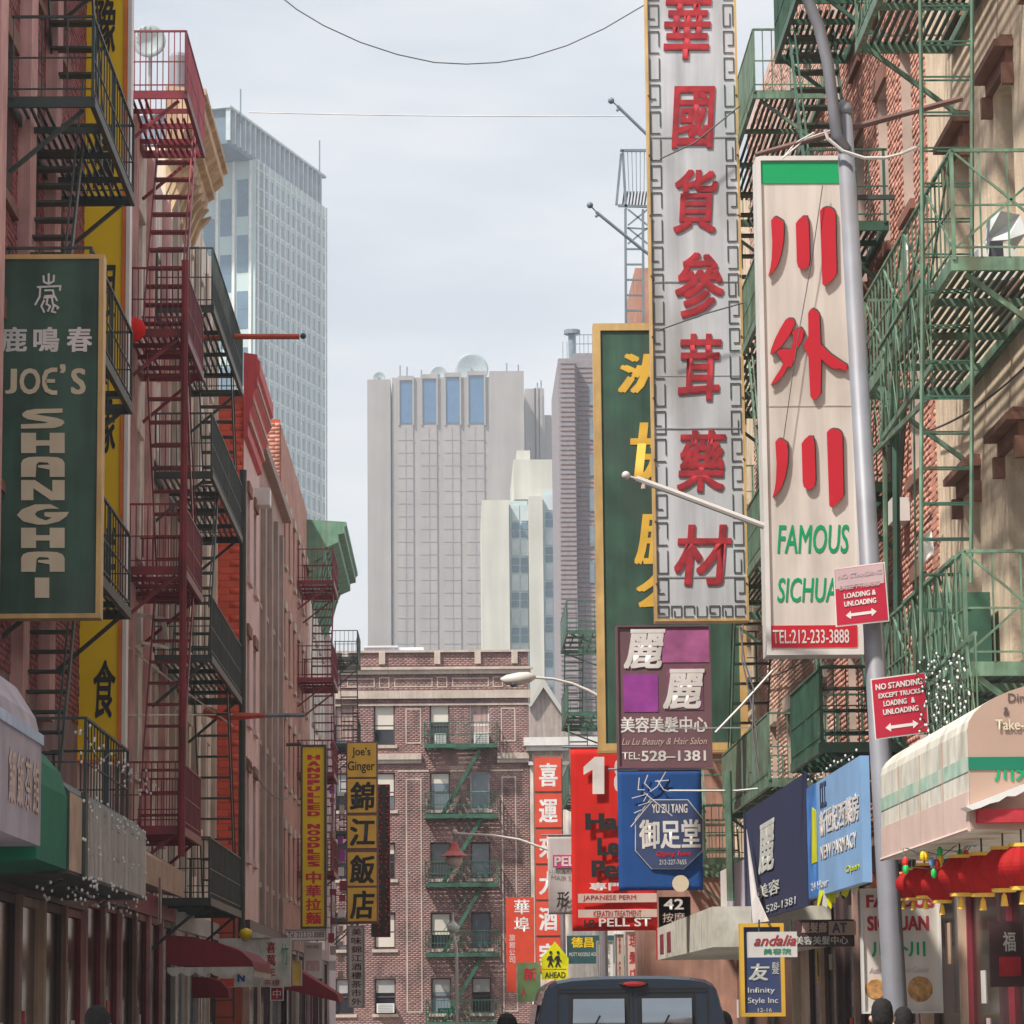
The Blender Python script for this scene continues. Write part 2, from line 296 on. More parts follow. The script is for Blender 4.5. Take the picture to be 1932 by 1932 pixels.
# ---------------------------------------------------------------- walls
def spans(u0, u1, cuts):
    cuts = sorted(c for c in cuts if c[1] > u0 and c[0] < u1); out = []; a = u0
    for c0, c1 in cuts:
        if c0 > a: out.append((a, c0))
        a = max(a, c1)
    if a < u1: out.append((a, u1))
    return out
def wall_boxes(mb, ax, pos, s, u0, u1, z0, z1, ops, th=.3):
    """ax 'x': facade plane x = pos seen from the street, s the way its body goes; ax 'y': plane y = pos, body behind"""
    zs = sorted({z0, z1} | {min(max(o[2], z0), z1) for o in ops} | {min(max(o[3], z0), z1) for o in ops})
    for a, b in zip(zs, zs[1:]):
        if b-a < 1e-4: continue
        for p, q in spans(u0, u1, [(o[0], o[1]) for o in ops if o[2] < (a+b)/2 < o[3]]):
            if ax == 'x': mb.box((pos, p, a), (pos+s*th, q, b))
            else: mb.box((p, pos, a), (q, pos+s*th, b))
def bricks(parent, ax, pos, s, u0, u1, z0, z1, ops, m, single=300, L_=.21, H_=.068, g=.011, seed=1, near=None, flip=False):
    """real bricks standing proud of the mortar wall: the ones that show largest as objects, the rest joined"""
    rnd = random.Random(seed); pr = .013; rows = int((z1-z0)/(H_+g)); items = []; full = []
    for r in range(rows):
        a = z0 + r*(H_+g); b = a+H_; cut = [(o[0], o[1]) for o in ops if o[2] < b and o[3] > a]
        off = (L_+g)/2 if r % 2 else 0
        for p, q in spans(u0, u1, cut):
            k = math.floor((p-off-u0)/(L_+g)); 
            while True:
                x0 = u0+off+k*(L_+g); k += 1
                if x0 >= q: break
                x1 = min(x0+L_, q); xa = max(x0, p)
                if x1-xa < .03: continue
                (full if x1-xa > L_-.001 else items).append((xa, x1, a, b))
    if near is None: near = lambda u, z: u
    full.sort(key=lambda t: near((t[0]+t[1])/2, (t[2]+t[3])/2)); keep = full[:single]; items += full[single:]
    o = np.array(ORG[parent.name]); F_face = -s
    if single:
        mb = MB()
        for sgn in (1,):
            if ax == 'x': mb.box((-pr*s, 0, 0), (.02*s, L_, H_))
            else: mb.box((0, -pr*s, 0), (L_, .02*s, H_))
        me = mb.mesh('brick', (0,0,0), m)
        for t in keep:
            d = rnd.uniform(-.004, .005)
            inst(me, 'brick', parent, (pos+d, t[0], t[2]) if ax == 'x' else (t[0], pos+d, t[2]))
    if not items: return
    A = np.array(items); n = len(A); d = pr + np.random.RandomState(seed).uniform(-.006, .006, n)
    front = pos - s*d; back = np.full(n, pos + s*.004)
    vs = np.zeros((n, 8, 3)); 
    for i, (uu, zz, dd) in enumerate([(0,2,0),(1,2,0),(1,3,0),(0,3,0),(0,2,1),(1,2,1),(1,3,1),(0,3,1)]):
        dep = front if dd == 0 else back
        if ax == 'x': vs[:, i, 0] = dep; vs[:, i, 1] = A[:, uu]
        else: vs[:, i, 1] = dep; vs[:, i, 0] = A[:, uu]
        vs[:, i, 2] = A[:, zz]
    vs = (vs.reshape(-1, 3) - o)
    q = np.array([(0,1,2,3),(0,4,5,1),(1,5,6,2),(2,6,7,3),(3,7,4,0)])
    if (ax == 'x') == (s > 0): q = q[:, ::-1]
    fs = (np.arange(n)[:, None, None]*8 + q[None]).reshape(-1)
    me = bpy.data.meshes.new('bricks'); me.vertices.add(n*8); me.vertices.foreach_set('co', vs.ravel()); me.loops.add(len(fs)); me.loops.foreach_set('vertex_index', fs.astype(np.int32))
    me.polygons.add(n*5); me.polygons.foreach_set('loop_start', np.arange(n*5, dtype=np.int32)*4); me.update(calc_edges=True); me.materials.append(m)
    props(link('brickwork', me, parent, ORG[parent.name]), kind='stuff')
WCACHE = {}
def window(parent, ax, pos, s, uc, z0, w, h, frame='fdark', glass='glass', blind=None, recess=.2, sill='cream', head=None, sash=.5, headm=None, sillw=.08):
    """frame > pane, blind; sill and head are parts of the building"""
    def P(a, u, z): return (a, u, z) if ax == 'x' else (u, a, z)
    key = (ax, s, round(w, 3), round(h, 3), frame, glass, blind, round(sash, 2)); t = .055
    if key not in WCACHE:
        f = MB(); f.box(P(0, -w/2, 0), P(s*.07, -w/2+t, h)); f.box(P(0, w/2-t, 0), P(s*.07, w/2, h)); f.box(P(0, -w/2+t, h-t), P(s*.07, w/2-t, h)); f.box(P(0, -w/2+t, 0), P(s*.07, w/2-t, t))
        f.box(P(s*.01, -w/2+t, h*sash-t/2), P(s*.065, w/2-t, h*sash+t/2))
        g = MB(); g.box(P(s*.04, -w/2+t, t), P(s*.05, w/2-t, h*sash-t/2)); g2 = MB(); g2.box(P(s*.025, -w/2+t, h*sash+t/2), P(s*.035, w/2-t, h-t))
        bl = None
        if blind:
            k, fr = blind; bl = MB().box(P(s*.012, -w/2+t+.01, h-t-(h-2*t)*fr), P(s*.02, w/2-t-.01, h-t-.005)).mesh('blind', (0,0,0), M[k])
        WCACHE[key] = (f.mesh('window', (0,0,0), M[frame]), g.mesh('pane', (0,0,0), M[glass]), g2.mesh('pane', (0,0,0), M[glass]), bl)
    f, g, g2, bl = WCACHE[key]; loc = P(pos+s*recess, uc, z0)
    o = inst(f, 'window', parent, loc); inst(g, 'pane', o, loc); inst(g2, 'pane', o, loc)
    if bl: inst(bl, 'blind', o, loc)
    if sill: part(MB().box(P(pos-s*sillw, uc-w/2-.1, z0-.13), P(pos+s*(recess-.01), uc+w/2+.1, z0-.003)), 'sill', M[sill], parent)
    if head:
        mb = MB(); zt = z0+h
        if head == 'flat': mb.box(P(pos-s*.06, uc-w/2-.12, zt+.003), P(pos+s*.1, uc+w/2+.12, zt+.25))
        if head == 'hood':
            mb.box(P(pos-s*.07, uc-w/2-.12, zt+.003), P(pos+s*.1, uc+w/2+.12, zt+.16)); mb.box(P(pos-s*.2, uc-w/2-.2, zt+.163), P(pos+s*.1, uc+w/2+.2, zt+.24)); mb.box(P(pos-s*.13, uc-w/2-.15, zt+.243), P(pos+s*.1, uc+w/2+.15, zt+.30))
            for q in (-1, 1): mb.box(P(pos-s*.12, uc+q*(w/2+.12)-.05, zt-.22), P(pos+s*.05, uc+q*(w/2+.12)+.05, zt))
        part(mb, 'lintel', M[headm or sill or 'cream'], parent)
    return o
def building(name, label, s, Y0, Y1, X, ztop, wall, wins, group='buildings along the street', depth=9.0, brick=None, zb=0.0, opts=None, seed=1, single=300, z_bricks=None):
    """a house on the left (s = -1) or right (s = 1) of the street; wins = [(yc, w, z0, h, dict)]"""
    r = root(name, label, 'building', (X+s*depth/2, (Y0+Y1)/2, 0), group)
    ops = [(yc-w/2, yc+w/2, z0, z0+h) for yc, w, z0, h, d in wins]; mb = MB()
    wall_boxes(mb, 'x', X, s, Y0, Y1, zb, ztop, ops)
    part(mb, 'wall', M[wall], r)
    part(MB().box((X+s*.3, Y0+.001, 0), (X+s*depth, Y1-.001, ztop-.01)), 'side_wall', M[brick and 'brickdark' or wall], r)
    if brick: bricks(r, 'x', X, s, Y0, Y1, zb if z_bricks is None else z_bricks[0], ztop if z_bricks is None else z_bricks[1], ops, M[brick], seed=seed, single=single)
    for yc, w, z0, h, d in wins: window(r, 'x', X, s, yc, z0, w, h, **d)
    return r
def grid(ys, zs, w, h, **d): return [(y, w, z, h, d) for z in zs for y in ys]
# ---------------------------------------------------------------- fire escapes
def fire_escape(label, s, X, Y0, Y1, zs, m, dp=1.0, rail=.95, ns=10, stair='near', pick=.16, group='iron fire escapes', slatkind=True, cross=False, panel=None, treadw=.62, top=None, ladder=True, m2=None, tread_n=11, inset=.06, stairs=True):
    """hangs on the facade plane x = X; s = -1 on the left side, 1 on the right; outer edge is X - s*dp"""
    m2 = m2 or m; xo = X - s*dp; r = root('fire_escape', label, 'fire escape', (X-s*dp/2, (Y0+Y1)/2, zs[0]), group)
    sw = treadw; hole = 1.5
    slat = MB().box((-.02, 0, -.012), (.02, Y1-Y0-.08, .012)).mesh('slat', (0,0,0), m2)
    slats = MB().box((-.02, 0, -.012), (.02, Y1-Y0-.08-hole, .012)).mesh('slat', (0,0,0), m2)
    tread = MB().box((0, -.11, -.015), (sw, .11, .015)).mesh('tread', (0,0,0), m2)
    for i, z in enumerate(zs):
        mb = MB()
        for x in (X-s*.03, xo): mb.box((x-.03, Y0, z-.1), (x+.03, Y1, z+.03))
        for y in (Y0+.025, Y1-.025): mb.box((min(X-s*.061, xo+s*.031), y-.025, z-.1), (max(X-s*.061, xo+s*.031), y+.025, z+.03))
        for k in range(1, 4):
            y = Y0+(Y1-Y0)*k/4; mb.box((min(X-s*.061, xo+s*.031), y-.02, z-.09), (max(X-s*.061, xo+s*.031), y+.02, z-.014))
        for y in (Y0+.15, Y1-.15): mb.bar((X-s*.01, y, z-.85), (xo+s*.12, y, z-.1), .05, .05)
        pf = part(mb, 'platform', m, r)
        far_hole = (i % 2 == 0) == (stair == 'near')
        for k in range(ns):
            x = X - s*(.09 + (dp-.2)*(k+.5)/ns); inner = k < ns*(1-sw/dp)*.9
            if i == 0 or inner: inst(slat, 'slat', pf, (x, Y0+.04, z+.012))
            else: inst(slats, 'slat', pf, (x, Y0+.04 + (0 if far_hole else hole), z+.012))
        mb = MB(); ends = [((xo, Y0), (xo, Y1)), ((xo, Y0), (X, Y0)), ((xo, Y1), (X, Y1))]
        for hh in (rail, rail*.5, .12):
            for a, b in ends: mb.bar((a[0], a[1], z+hh), (b[0], b[1], z+hh), .035 if hh == rail else .02, .03 if hh == rail else .018)
        for x, y in ((xo, Y0), (xo, Y1), (xo, (Y0+Y1)/2), (X-s*.05, Y0), (X-s*.05, Y1)): mb.bar((x, y, z), (x, y, z+rail), .035)
        if cross:
            n = max(2, int((Y1-Y0)/1.3))
            segs = [((xo, Y0+(Y1-Y0)*k/n), (xo, Y0+(Y1-Y0)*(k+1)/n)) for k in range(n)] + [((xo, Y0), (X, Y0))]
            for a, b in segs:
                mb.bar((*a, z+.1), (*b, z+rail), .022); mb.bar((*a, z+rail), (*b, z+.1), .022)
        rl = part(mb, 'railing', m, r)
        mb = MB(); n = int((Y1-Y0)/pick)
        for k in range(1, n): mb.bar((xo, Y0+k*pick, z+.03), (xo, Y0+k*pick, z+rail), .016)
        for yy in (Y0, Y1):
            for k in range(1, int(dp/pick)): mb.bar((xo+s*k*pick, yy, z+.03), (xo+s*k*pick, yy, z+rail), .016)
        props(part(mb, 'railing_bars', m, rl), kind='stuff')
        if panel and i in panel: part(MB().box((xo-.012, Y0+.05, z+.13), (xo+.006, Y1-.05, z+rail-.04)), 'railing_panel', m, r)
        if stairs and i+1 < len(zs):
            z2 = zs[i+1]; up = not far_hole
            ya, yb = (Y0+.35, Y1-.35) if stair == 'near' else (Y1-.35, Y0+.35)
            run = min(abs(yb-ya), (z2-z)*.62); sg = 1 if yb > ya else -1
            if i % 2: ya, sg = yb, -sg
            yb = ya + sg*run; xs = xo + s*inset; xe = xo + s*(inset+sw); mb = MB()
            for x in (xs, xe): mb.bar((x, ya, z+.05), (x, yb, z2), .025, .13)
            for x in (xs,): mb.bar((x, ya, z+.9), (x, yb, z2+.85), .022, .022)
            st = part(mb, 'stair', m, r); n = tread_n
            for k in range(n):
                t = (k+.6)/n; inst(tread, 'tread', st, (min(xs, xe), ya+(yb-ya)*t, z+(z2-z)*t))
    if ladder:     # drop ladder below the lowest platform
        z = zs[0]; mb = MB(); y = Y0+.5 if stair == 'near' else Y1-.5
        for dx in (.08, .5): mb.bar((xo+s*dx, y, z-2.1), (xo+s*dx, y, z+1.2), .04, .02)
        ld = part(mb, 'ladder', m, r); rung = MB().box((0, -.012, -.012), (.42, .012, .012)).mesh('rung', (0,0,0), m)
        for k in range(10): inst(rung, 'rung', ld, (min(xo+s*.08, xo+s*.5), y, z-2.0+.32*k))
    return r
# ---------------------------------------------------------------- the setting: ground, road, pavements
struct(MB().box((-900, -60, -.5), (900, 2200, -.02)), 'ground', M['asphalt'])
struct(MB().box((-3.1, -20, -.016), (3.3, 112, -.012)), 'road', M['asphalt'])
struct(MB().box((-60, 112.2, -.016), (60, 131, -.012)), 'cross_road', M['asphalt'])
for sx0, sx1 in ((-5.6, -3.12), (3.32, 6.4)):
    struct(MB().box((sx0, -20, -.01), (sx1, 112, .12)), 'pavement', M['concrete'])
struct(MB().box((-60, 131.1, -.01), (60, 136, .12)), 'far_pavement', M['concrete'])

# ---------------------------------------------------------------- far towers
def obox(mb, O, ud, vd, u0, u1, v0, v1, z0, z1):
    P = [Vector(O)+ud*a+vd*b for a, b in ((u0,v0),(u1,v0),(u1,v1),(u0,v1))]; i = len(mb.v)
    mb.v += [(p.x,p.y,z0) for p in P]+[(p.x,p.y,z1) for p in P]
    mb.f += [(i,i+3,i+2,i+1),(i+4,i+5,i+6,i+7)]+[(i+k, i+(k+1)%4, i+4+(k+1)%4, i+4+k) for k in range(4)]
def pxbox(mb, x0, y0, x1, y1, D, dep, front=0.0):
    a = U((x0+x1)/2, y0, D).z; b = U((x0+x1)/2, y1, D).z if y1 is not None else 0.0
    ym = (y0+(y1 or 1500))/2; mb.box((U(x0, ym, D).x, D-front, b), (U(x1, ym, D).x, D+dep, a))
# glass office tower, upper left
O = Vector((-43.63, 611, 0)); ud = Vector((16.77, 54.8, 0)).normalized(); vd = Vector((-ud.y, ud.x, 0)); H1 = U(433, 198, 611).z
tw = root('office_tower', 'tall pale office tower with a grid of blue windows behind the left side roofs', 'skyscraper', O, 'towers beyond the street')
ZS = U(494, 305, 628).z; t0 = 15.0
mb = MB(); obox(mb, O, ud, vd, t0, 56.9, 0, 45, 0, ZS); part(mb, 'wall', M['palefar'], tw)
mb = MB(); obox(mb, O, ud, vd, 1.0, 56.6, .8, 44, ZS-.5, H1-.5); part(mb, 'crown', M['crown'], tw)
fin = MB(); obox(fin, (0,0,0), ud, vd, -.25, .25, 0, .9, 0, H1-ZS); fin = fin.mesh('fin', (0,0,0), M['greyfar'])
for k in range(20):
    inst(fin, 'fin', tw, O+ud*(.6+k*2.85)+Vector((0,0,ZS)))
mb = MB(); obox(mb, O, ud, vd, 0, 57.5, -.15, 45, H1-.49, H1); part(mb, 'roof_edge', M['greyfar'], tw)
mb = MB(); mw = MB(); fl = 3.85; nf = int((ZS-2)/fl)
for f in range(nf):
    z = ZS-2.2-(f+1)*fl
    for b in range(13):
        for c in range(2):
            u = t0+1.6+b*3.2+c*1.15; obox(mw, O, ud, vd, u, u+.62, -.04, .3, z+.7, z+3.3)
props(part(mw, 'windows', M['winfar'], tw), kind='stuff')
for b in range(14): u = t0+.9+b*3.2; obox(mb, O, ud, vd, u-.18, u+.18, -.3, -.002, 3, ZS-.1)
for f in range(nf+1): z = ZS-2.2-f*fl+.3; obox(mb, O, ud, vd, t0, 56.8, -.12, -.003, z-.22, z)
props(part(mb, 'mullions', M['white'], tw), kind='stuff')
mb = MB(); Q = O+ud*t0; obox(mb, Q, ud, vd, -.3, 6, 0, 42, 0, ZS-.3); part(mb, 'end_wall', M['palefar'], tw)
mw = MB(); mp_ = MB()
for c in range(9):
    v0 = 1.4+c*3.6
    obox(mp_, Q, ud, vd, -.75, -.31, v0-.7, v0-.2, 4, ZS-.5)
    for f in range(0, nf-1):
        if (f+2*c) % 3 == 2: continue
        z = ZS-4.2-(f+1)*fl; obox(mw, Q, ud, vd, -.45, -.31, v0+.2, v0+2.5, z, z+3.75)
props(part(mw, 'end_windows', M['winfar'], tw), kind='stuff'); part(mp_, 'piers', M['white'], tw)
for (x, y0, y1, D) in ((454, 168, 205, 616), (603, 265, 322, 660)):
    a = U(x, y0, D); b = U(x, y1, D); part(MB().tube([b-Vector((0,0,3)), a], .18, 5), 'mast', M['steeldark'], tw)
# windowless granite telecom tower
D = 900.0
tc_ = root('telecom_tower', 'windowless grey granite tower with four tall blue louvres and rooftop dishes', 'skyscraper', U(840, 1500, D)*Vector((1,1,0)) if False else Vector((U(840,1500,D).x, D, 0)), 'towers beyond the street')
mb = MB(); pxbox(mb, 741, 712, 931, None, D, 40); part(mb, 'core', M['concretefar'], tc_)
mb = MB(); pxbox(mb, 694, 717, 738, None, D, 40, .8); pxbox(mb, 926, 701, 992, None, D, 40, .8); part(mb, 'corner_block', M['concretefar'], tc_)
for x0, x1 in ((751, 781), (794, 826), (838, 870), (881, 916)):
    yt = 714 - (x0-751)*.07
    mb = MB(); pxbox(mb, x0, 803, x1, None, D, 2, .4); pxbox(mb, x0, yt-4, x1, yt+4, D, 2, .8); pxbox(mb, x0, yt+4, x0+3, 803, D, 2, .8); pxbox(mb, x1-3, yt+4, x1, 803, D, 2, .8)
    part(mb, 'bay', M['concretefar'], tc_)
    mb = MB(); pxbox(mb, x0+3.3, yt+4.5, x1-3.3, 798, D, 1, .3); part(mb, 'louvre_window', M['bluewin'], tc_)
mb = MB()
for y in range(830, 1240, 24):
    for x0, x1, fr in ((751, 781, .5), (794, 826, .5), (838, 870, .5), (881, 916, .5)): pxbox(mb, x0+.3, y, x1-.3, y+1.2, D, -.2, fr)
for x in (766, 810, 854, 898): pxbox(mb, x, 806, x+.7, 1240, D, -.2, .55)
props(part(mb, 'panel_joints', mat('granite joint', (.19,.18,.18), .9), tc_), kind='stuff')
mb = MB(); pxbox(mb, 994, 733, 1031, None, D+30, 30); pxbox(mb, 1031.2, 783, 1062, None, D+50, 30); part(mb, 'rear_block', M['concretefar'], tc_)
mb = MB(); pxbox(mb, 1012, 733, 1015, None, D+30, -1, 1); pxbox(mb, 1020, 733, 1022, None, D+30, -1, 1); part(mb, 'rear_groove', M['fluted'], tc_)
for cx, cy, rx, nm in ((890, 697, 32, 'large'), (827, 706, 16, 'mid'), (715, 713, 12, 'small')):
    c = U(cx, cy, D+12); R_d = rx*(D+12)/F
    dsh = root('satellite_dish', {'large': 'largest white satellite dish on the granite tower roof', 'mid': 'middle sized satellite dish left of the largest on the granite tower', 'small': 'smallest satellite dish at the left corner of the granite tower'}[nm], 'satellite dish', c, 'rooftop dishes')
    part(MB().lathe(c, [(.01, R_d*.32), (R_d*.5, R_d*.24), (R_d*.85, R_d*.07), (R_d, 0), (R_d, -.15), (R_d*.85, -.05), (R_d*.5, R_d*.12), (.01, R_d*.2)], 28, 'y'), 'dish', M['dishgrey'], dsh, smooth=True)
    part(MB().tube([c+Vector((0,-R_d*.5,0)), c+Vector((0, R_d*.25, 0))], .12, 5).tube([c+Vector((0,R_d*.2,0)), c+Vector((0,R_d*.3,-R_d*1.3))], .5, 6), 'mount', M['steeldark'], dsh)
for x, y0, y1 in ((755, 690, 712), (768, 692, 711), (795, 698, 712), (956, 685, 700), (978, 688, 701), (1014, 722, 734), (1021, 718, 734)):
    a = U(x, y0, D+35); b = U(x, y1, D+35); part(MB().tube([b-Vector((0,0,2)), a], .25, 5), 'antenna', M['steeldark'], tc_)
# cream setback block
D = 500.0
cb = root('cream_office_block', 'cream stepped office block with blue window strips right of the granite tower', 'building', Vector((U(985,1500,D).x, D, 0)), 'towers beyond the street')
mb = MB(); pxbox(mb, 911, 949, 962, None, D, 30, 3); pxbox(mb, 969, 867, 1042, 942, D, 30, 0); pxbox(mb, 975, 850, 1000, 867, D+4, 20); pxbox(mb, 999, 940, 1026, None, D, 30, 2.2); pxbox(mb, 962, 942, 1064, None, D, 30, -1.0)
pxbox(mb, 1042.2, 919, 1070, 942, D+2, 30); part(mb, 'wall', M['creamfar'], cb)
for x0, x1, yt in ((963.5, 998, 945), (1027, 1062, 925)):
    st = MB(); pxbox(st, x0, yt, x1, None, D, 1.2, .2); st = part(st, 'window_strip', M['palefar'], cb)
    g = MB(); w_ = (x1-x0)
    for k, y in enumerate(range(int(yt)+42, 1400, 66)):
        for j in range(2):
            for q in range(2):
                xa = x0+2.5+j*w_/2; ya = y+q*15; g = MB(); pxbox(g, xa, ya, xa+w_/2-4, ya+12, D, -.1, .4); part(g, 'pane', M['winfar'], st)
    g = MB()
    for k, y in enumerate(range(int(yt)+6, 1400, 66)):
        for j in range(2): xa = x0+2.5+j*w_/2; g = MB(); pxbox(g, xa, y+2, xa+w_/2-4, y+32, D, -.1, .35); part(g, 'spandrel', M['greyfar'], st)
# grey brown brick tenement with roof tank
D = 300.0
gb = root('brick_block', 'grey brown brick block with a round roof vent and railing left of the green sign', 'building', Vector((U(1110,1500,D).x, D, 0)), 'towers beyond the street')
mb = MB(); pxbox(mb, 1057, 681, 1088, None, D, 20, 1.2); pxbox(mb, 1088.2, 666, 1190, None, D, 20); part(mb, 'wall', M['brickgrey'], gb)
mb = MB()
for y in range(690, 1400, 9): pxbox(mb, 1057.3, y, 1087.6, y+1.6, D, -1.15, 1.26); pxbox(mb, 1088.6, y+3, 1189, y+4.4, D, -.02, .06)
props(part(mb, 'brick_courses', M['mortard'], gb), kind='stuff')
for y in (725, 790, 858, 925, 992, 1060): 
    mb = MB(); pxbox(mb, 1112, y, 1122, y+40, D, .1, .12); part(mb, 'window', M['glassb'], gb)
c = U(1080, 680, D+5)
part(MB().lathe(c-Vector((0,0,1)), [(.38, 0), (.38, 3.6), (.8, 3.6), (.8, 4.0), (.01, 4.0)], 12), 'roof_vent', M['steeldark'], gb, smooth=False)
mb = MB(); z0 = U(1110, 666, D).z
for k in range(16): x = U(1064+k*8, 800, D).x; zz = z0 if k > 2 else z0-.7; mb.bar((x, D+.5, zz), (x, D+.5, zz+1.9), .06)
for q in (1.0, 1.9): mb.bar((U(1088, 800, D).x, D+.5, z0+q), (U(1189, 800, D).x, D+.5, z0+q), .07)
part(mb, 'roof_railing', M['steeldark'], gb)
# gabled concrete roof behind the crossing street
D = 190.0
g1 = root('gabled_building', 'low building with brown and cream gables behind the brick tenement', 'building', Vector((U(1030,1500,D).x, D, 0)), 'towers beyond the street')
part(MB().prism([U(1000, 1400, D), U(1000, 1330, D), U(1025, 1290, D), U(1062, 1345, D), U(1110, 1400, D), Vector((U(1110,1500,D).x, D, 0)), Vector((U(1000,1500,D).x, D, 0))], (0, 14, 0)), 'wall', M['greybrown'], g1)
part(MB().prism([U(996, 1334, D)-Vector((0,.4,0)), U(1025, 1280, D)-Vector((0,.4,0)), U(1068, 1350, D)-Vector((0,.4,0)), U(1061, 1350, D)-Vector((0,.4,0)), U(1025, 1298, D)-Vector((0,.4,0)), U(1002, 1334, D)-Vector((0,.4,0))], (0, .38, 0)), 'gable_trim', M['creamfar'], g1)

# ---------------------------------------------------------------- brick tenement closing the street
D = 135.0; Z = lambda y: U(830, y, D).z; Xp = lambda x: U(x, 1600, D).x
X0e, X1e = Xp(596), Xp(1000); ztop = Z(1231)
tn = root('brick_tenement', 'five storey red brown brick tenement facing down the street with cream trim', 'building', ((X0e+X1e)/2, D, 0), 'buildings along the street')
cols = [(632, 668), (706, 746), (812, 850), (888, 925)]; rows = [(1328, 1405), (1457, 1528), (1590, 1658), (1722, 1790), (1845, 1912)]
ops = [(Xp(a), Xp(b), Z(y1), Z(y0)) for a, b in cols for y0, y1 in rows]
mb = MB(); wall_boxes(mb, 'y', D, 1, X0e, X1e, 0, ztop, ops); part(mb, 'wall', M['mortard'], tn)
part(MB().box((X0e+.001, D+.3, 0), (X1e-.001, D+14, ztop-.4)), 'side_wall', M['brickend'], tn)
bands = [(-99, 99, Z(1272), Z(1259)), (-99, 99, Z(1318), Z(1303)), (-99, 99, Z(1332), Z(1326))]
bricks(tn, 'y', D, 1, X0e, X1e, Z(1932), ztop-.05, ops+bands, M['brickend'], seed=3, near=lambda u, z: abs(u-Xp(860))+abs(z-Z(1500))*.5)
mb = MB()
for a, b, z0, z1 in bands[:2]: mb.box((X0e, D-.16, z0), (X1e+.1, D-.002, z1))
mb.box((X0e, D-.26, Z(1272)+.18), (X1e+.2, D-.003, Z(1260)-.02)); part(mb, 'cornice', M['cream'], tn)
mb = MB(); mb.box((X0e, D-.05, Z(1331)), (X1e, D-.002, Z(1327))); part(mb, 'string_course', M['cream'], tn)
mb = MB()
for a, b in ((700, 796), (940, 1000)): mb.box((Xp(a), D-.2, Z(1433)), (Xp(b), D-.015, Z(1422))); mb.box((Xp(a), D-.12, Z(1440)), (Xp(b), D-.015, Z(1433.2)))
mb.box((Xp(751), D-.035, Z(1456)), (Xp(810), D-.015, Z(1453))); mb.box((Xp(926), D-.035, Z(1456)), (Xp(988), D-.015, Z(1453))); mb.box((Xp(851), D-.035, Z(1456)), (Xp(887), D-.015, Z(1453)))
part(mb, 'lower_cornice', M['cream'], tn)
blk = MB().box((-.13, -.1, 0), (.13, .1, .5)).mesh('parapet_block', (0,0,0), M['cream'])
for x in (652, 722, 827, 904, 974): inst(blk, 'parapet_block', tn, (Xp(x), D-.05, Z(1253)))
part(MB().box((X0e-.05, D-.12, ztop), (X1e+.05, D+.4, ztop+.09)), 'coping', M['cream'], tn)
def outline(mb, x0, y0, x1, y1, t=2.6, pr=.03):
    a, b, c, d_ = Xp(x0), Xp(x1), Z(y1), Z(y0); t = t*D/F
    mb.box((a, D-pr, c), (a+t, D-.015, d_)); mb.box((b-t, D-pr, c), (b, D-.015, d_)); mb.box((a+t, D-pr, d_-t), (b-t, D-.015, d_)); mb.box((a+t, D-pr, c), (b-t, D-.015, c+t))
for q in ((766, 1336, 796, 1403), (766, 1469, 796, 1910), (947, 1336, 975, 1400), (947, 1466, 975, 1910)):
    mb = MB(); outline(mb, *q); part(mb, 'brick_panel_border', M['cream'], tn)
for q in ((655, 1279, 708, 1296), (716, 1277, 736, 1297), (745, 1279, 818, 1296), (826, 1277, 846, 1297), (855, 1279, 925, 1296), (932, 1277, 952, 1297), (960, 1279, 990, 1296)):
    mb = MB(); outline(mb, *q, t=2.2); part(mb, 'frieze_panel_border', M['cream'], tn)
rnd = random.Random(5)
for i, (a, b) in enumerate(cols):
    for j, (y0, y1) in enumerate(rows):
        wht = (i == 3 and j in (0, 1)); bl = rnd.choice([('blind', .45), ('blind', .62), ('blindg', .5), ('blind', .28), ('curtain', .9), ('blind', .8), None]) if j < 4 else ('blindg', .4)
        if (i, j) == (3, 1): bl = None
        if (i, j) == (1, 3): bl = ('blind', .97)
        window(tn, 'y', D, 1, (Xp(a)+Xp(b))/2, Z(y1), Xp(b)-Xp(a), Z(y0)-Z(y1), frame='fwhite' if wht else 'fdark', blind=bl, recess=.12, sill='cream', sash=.48, glass='glassb' if rnd.random() < .4 else 'glass')
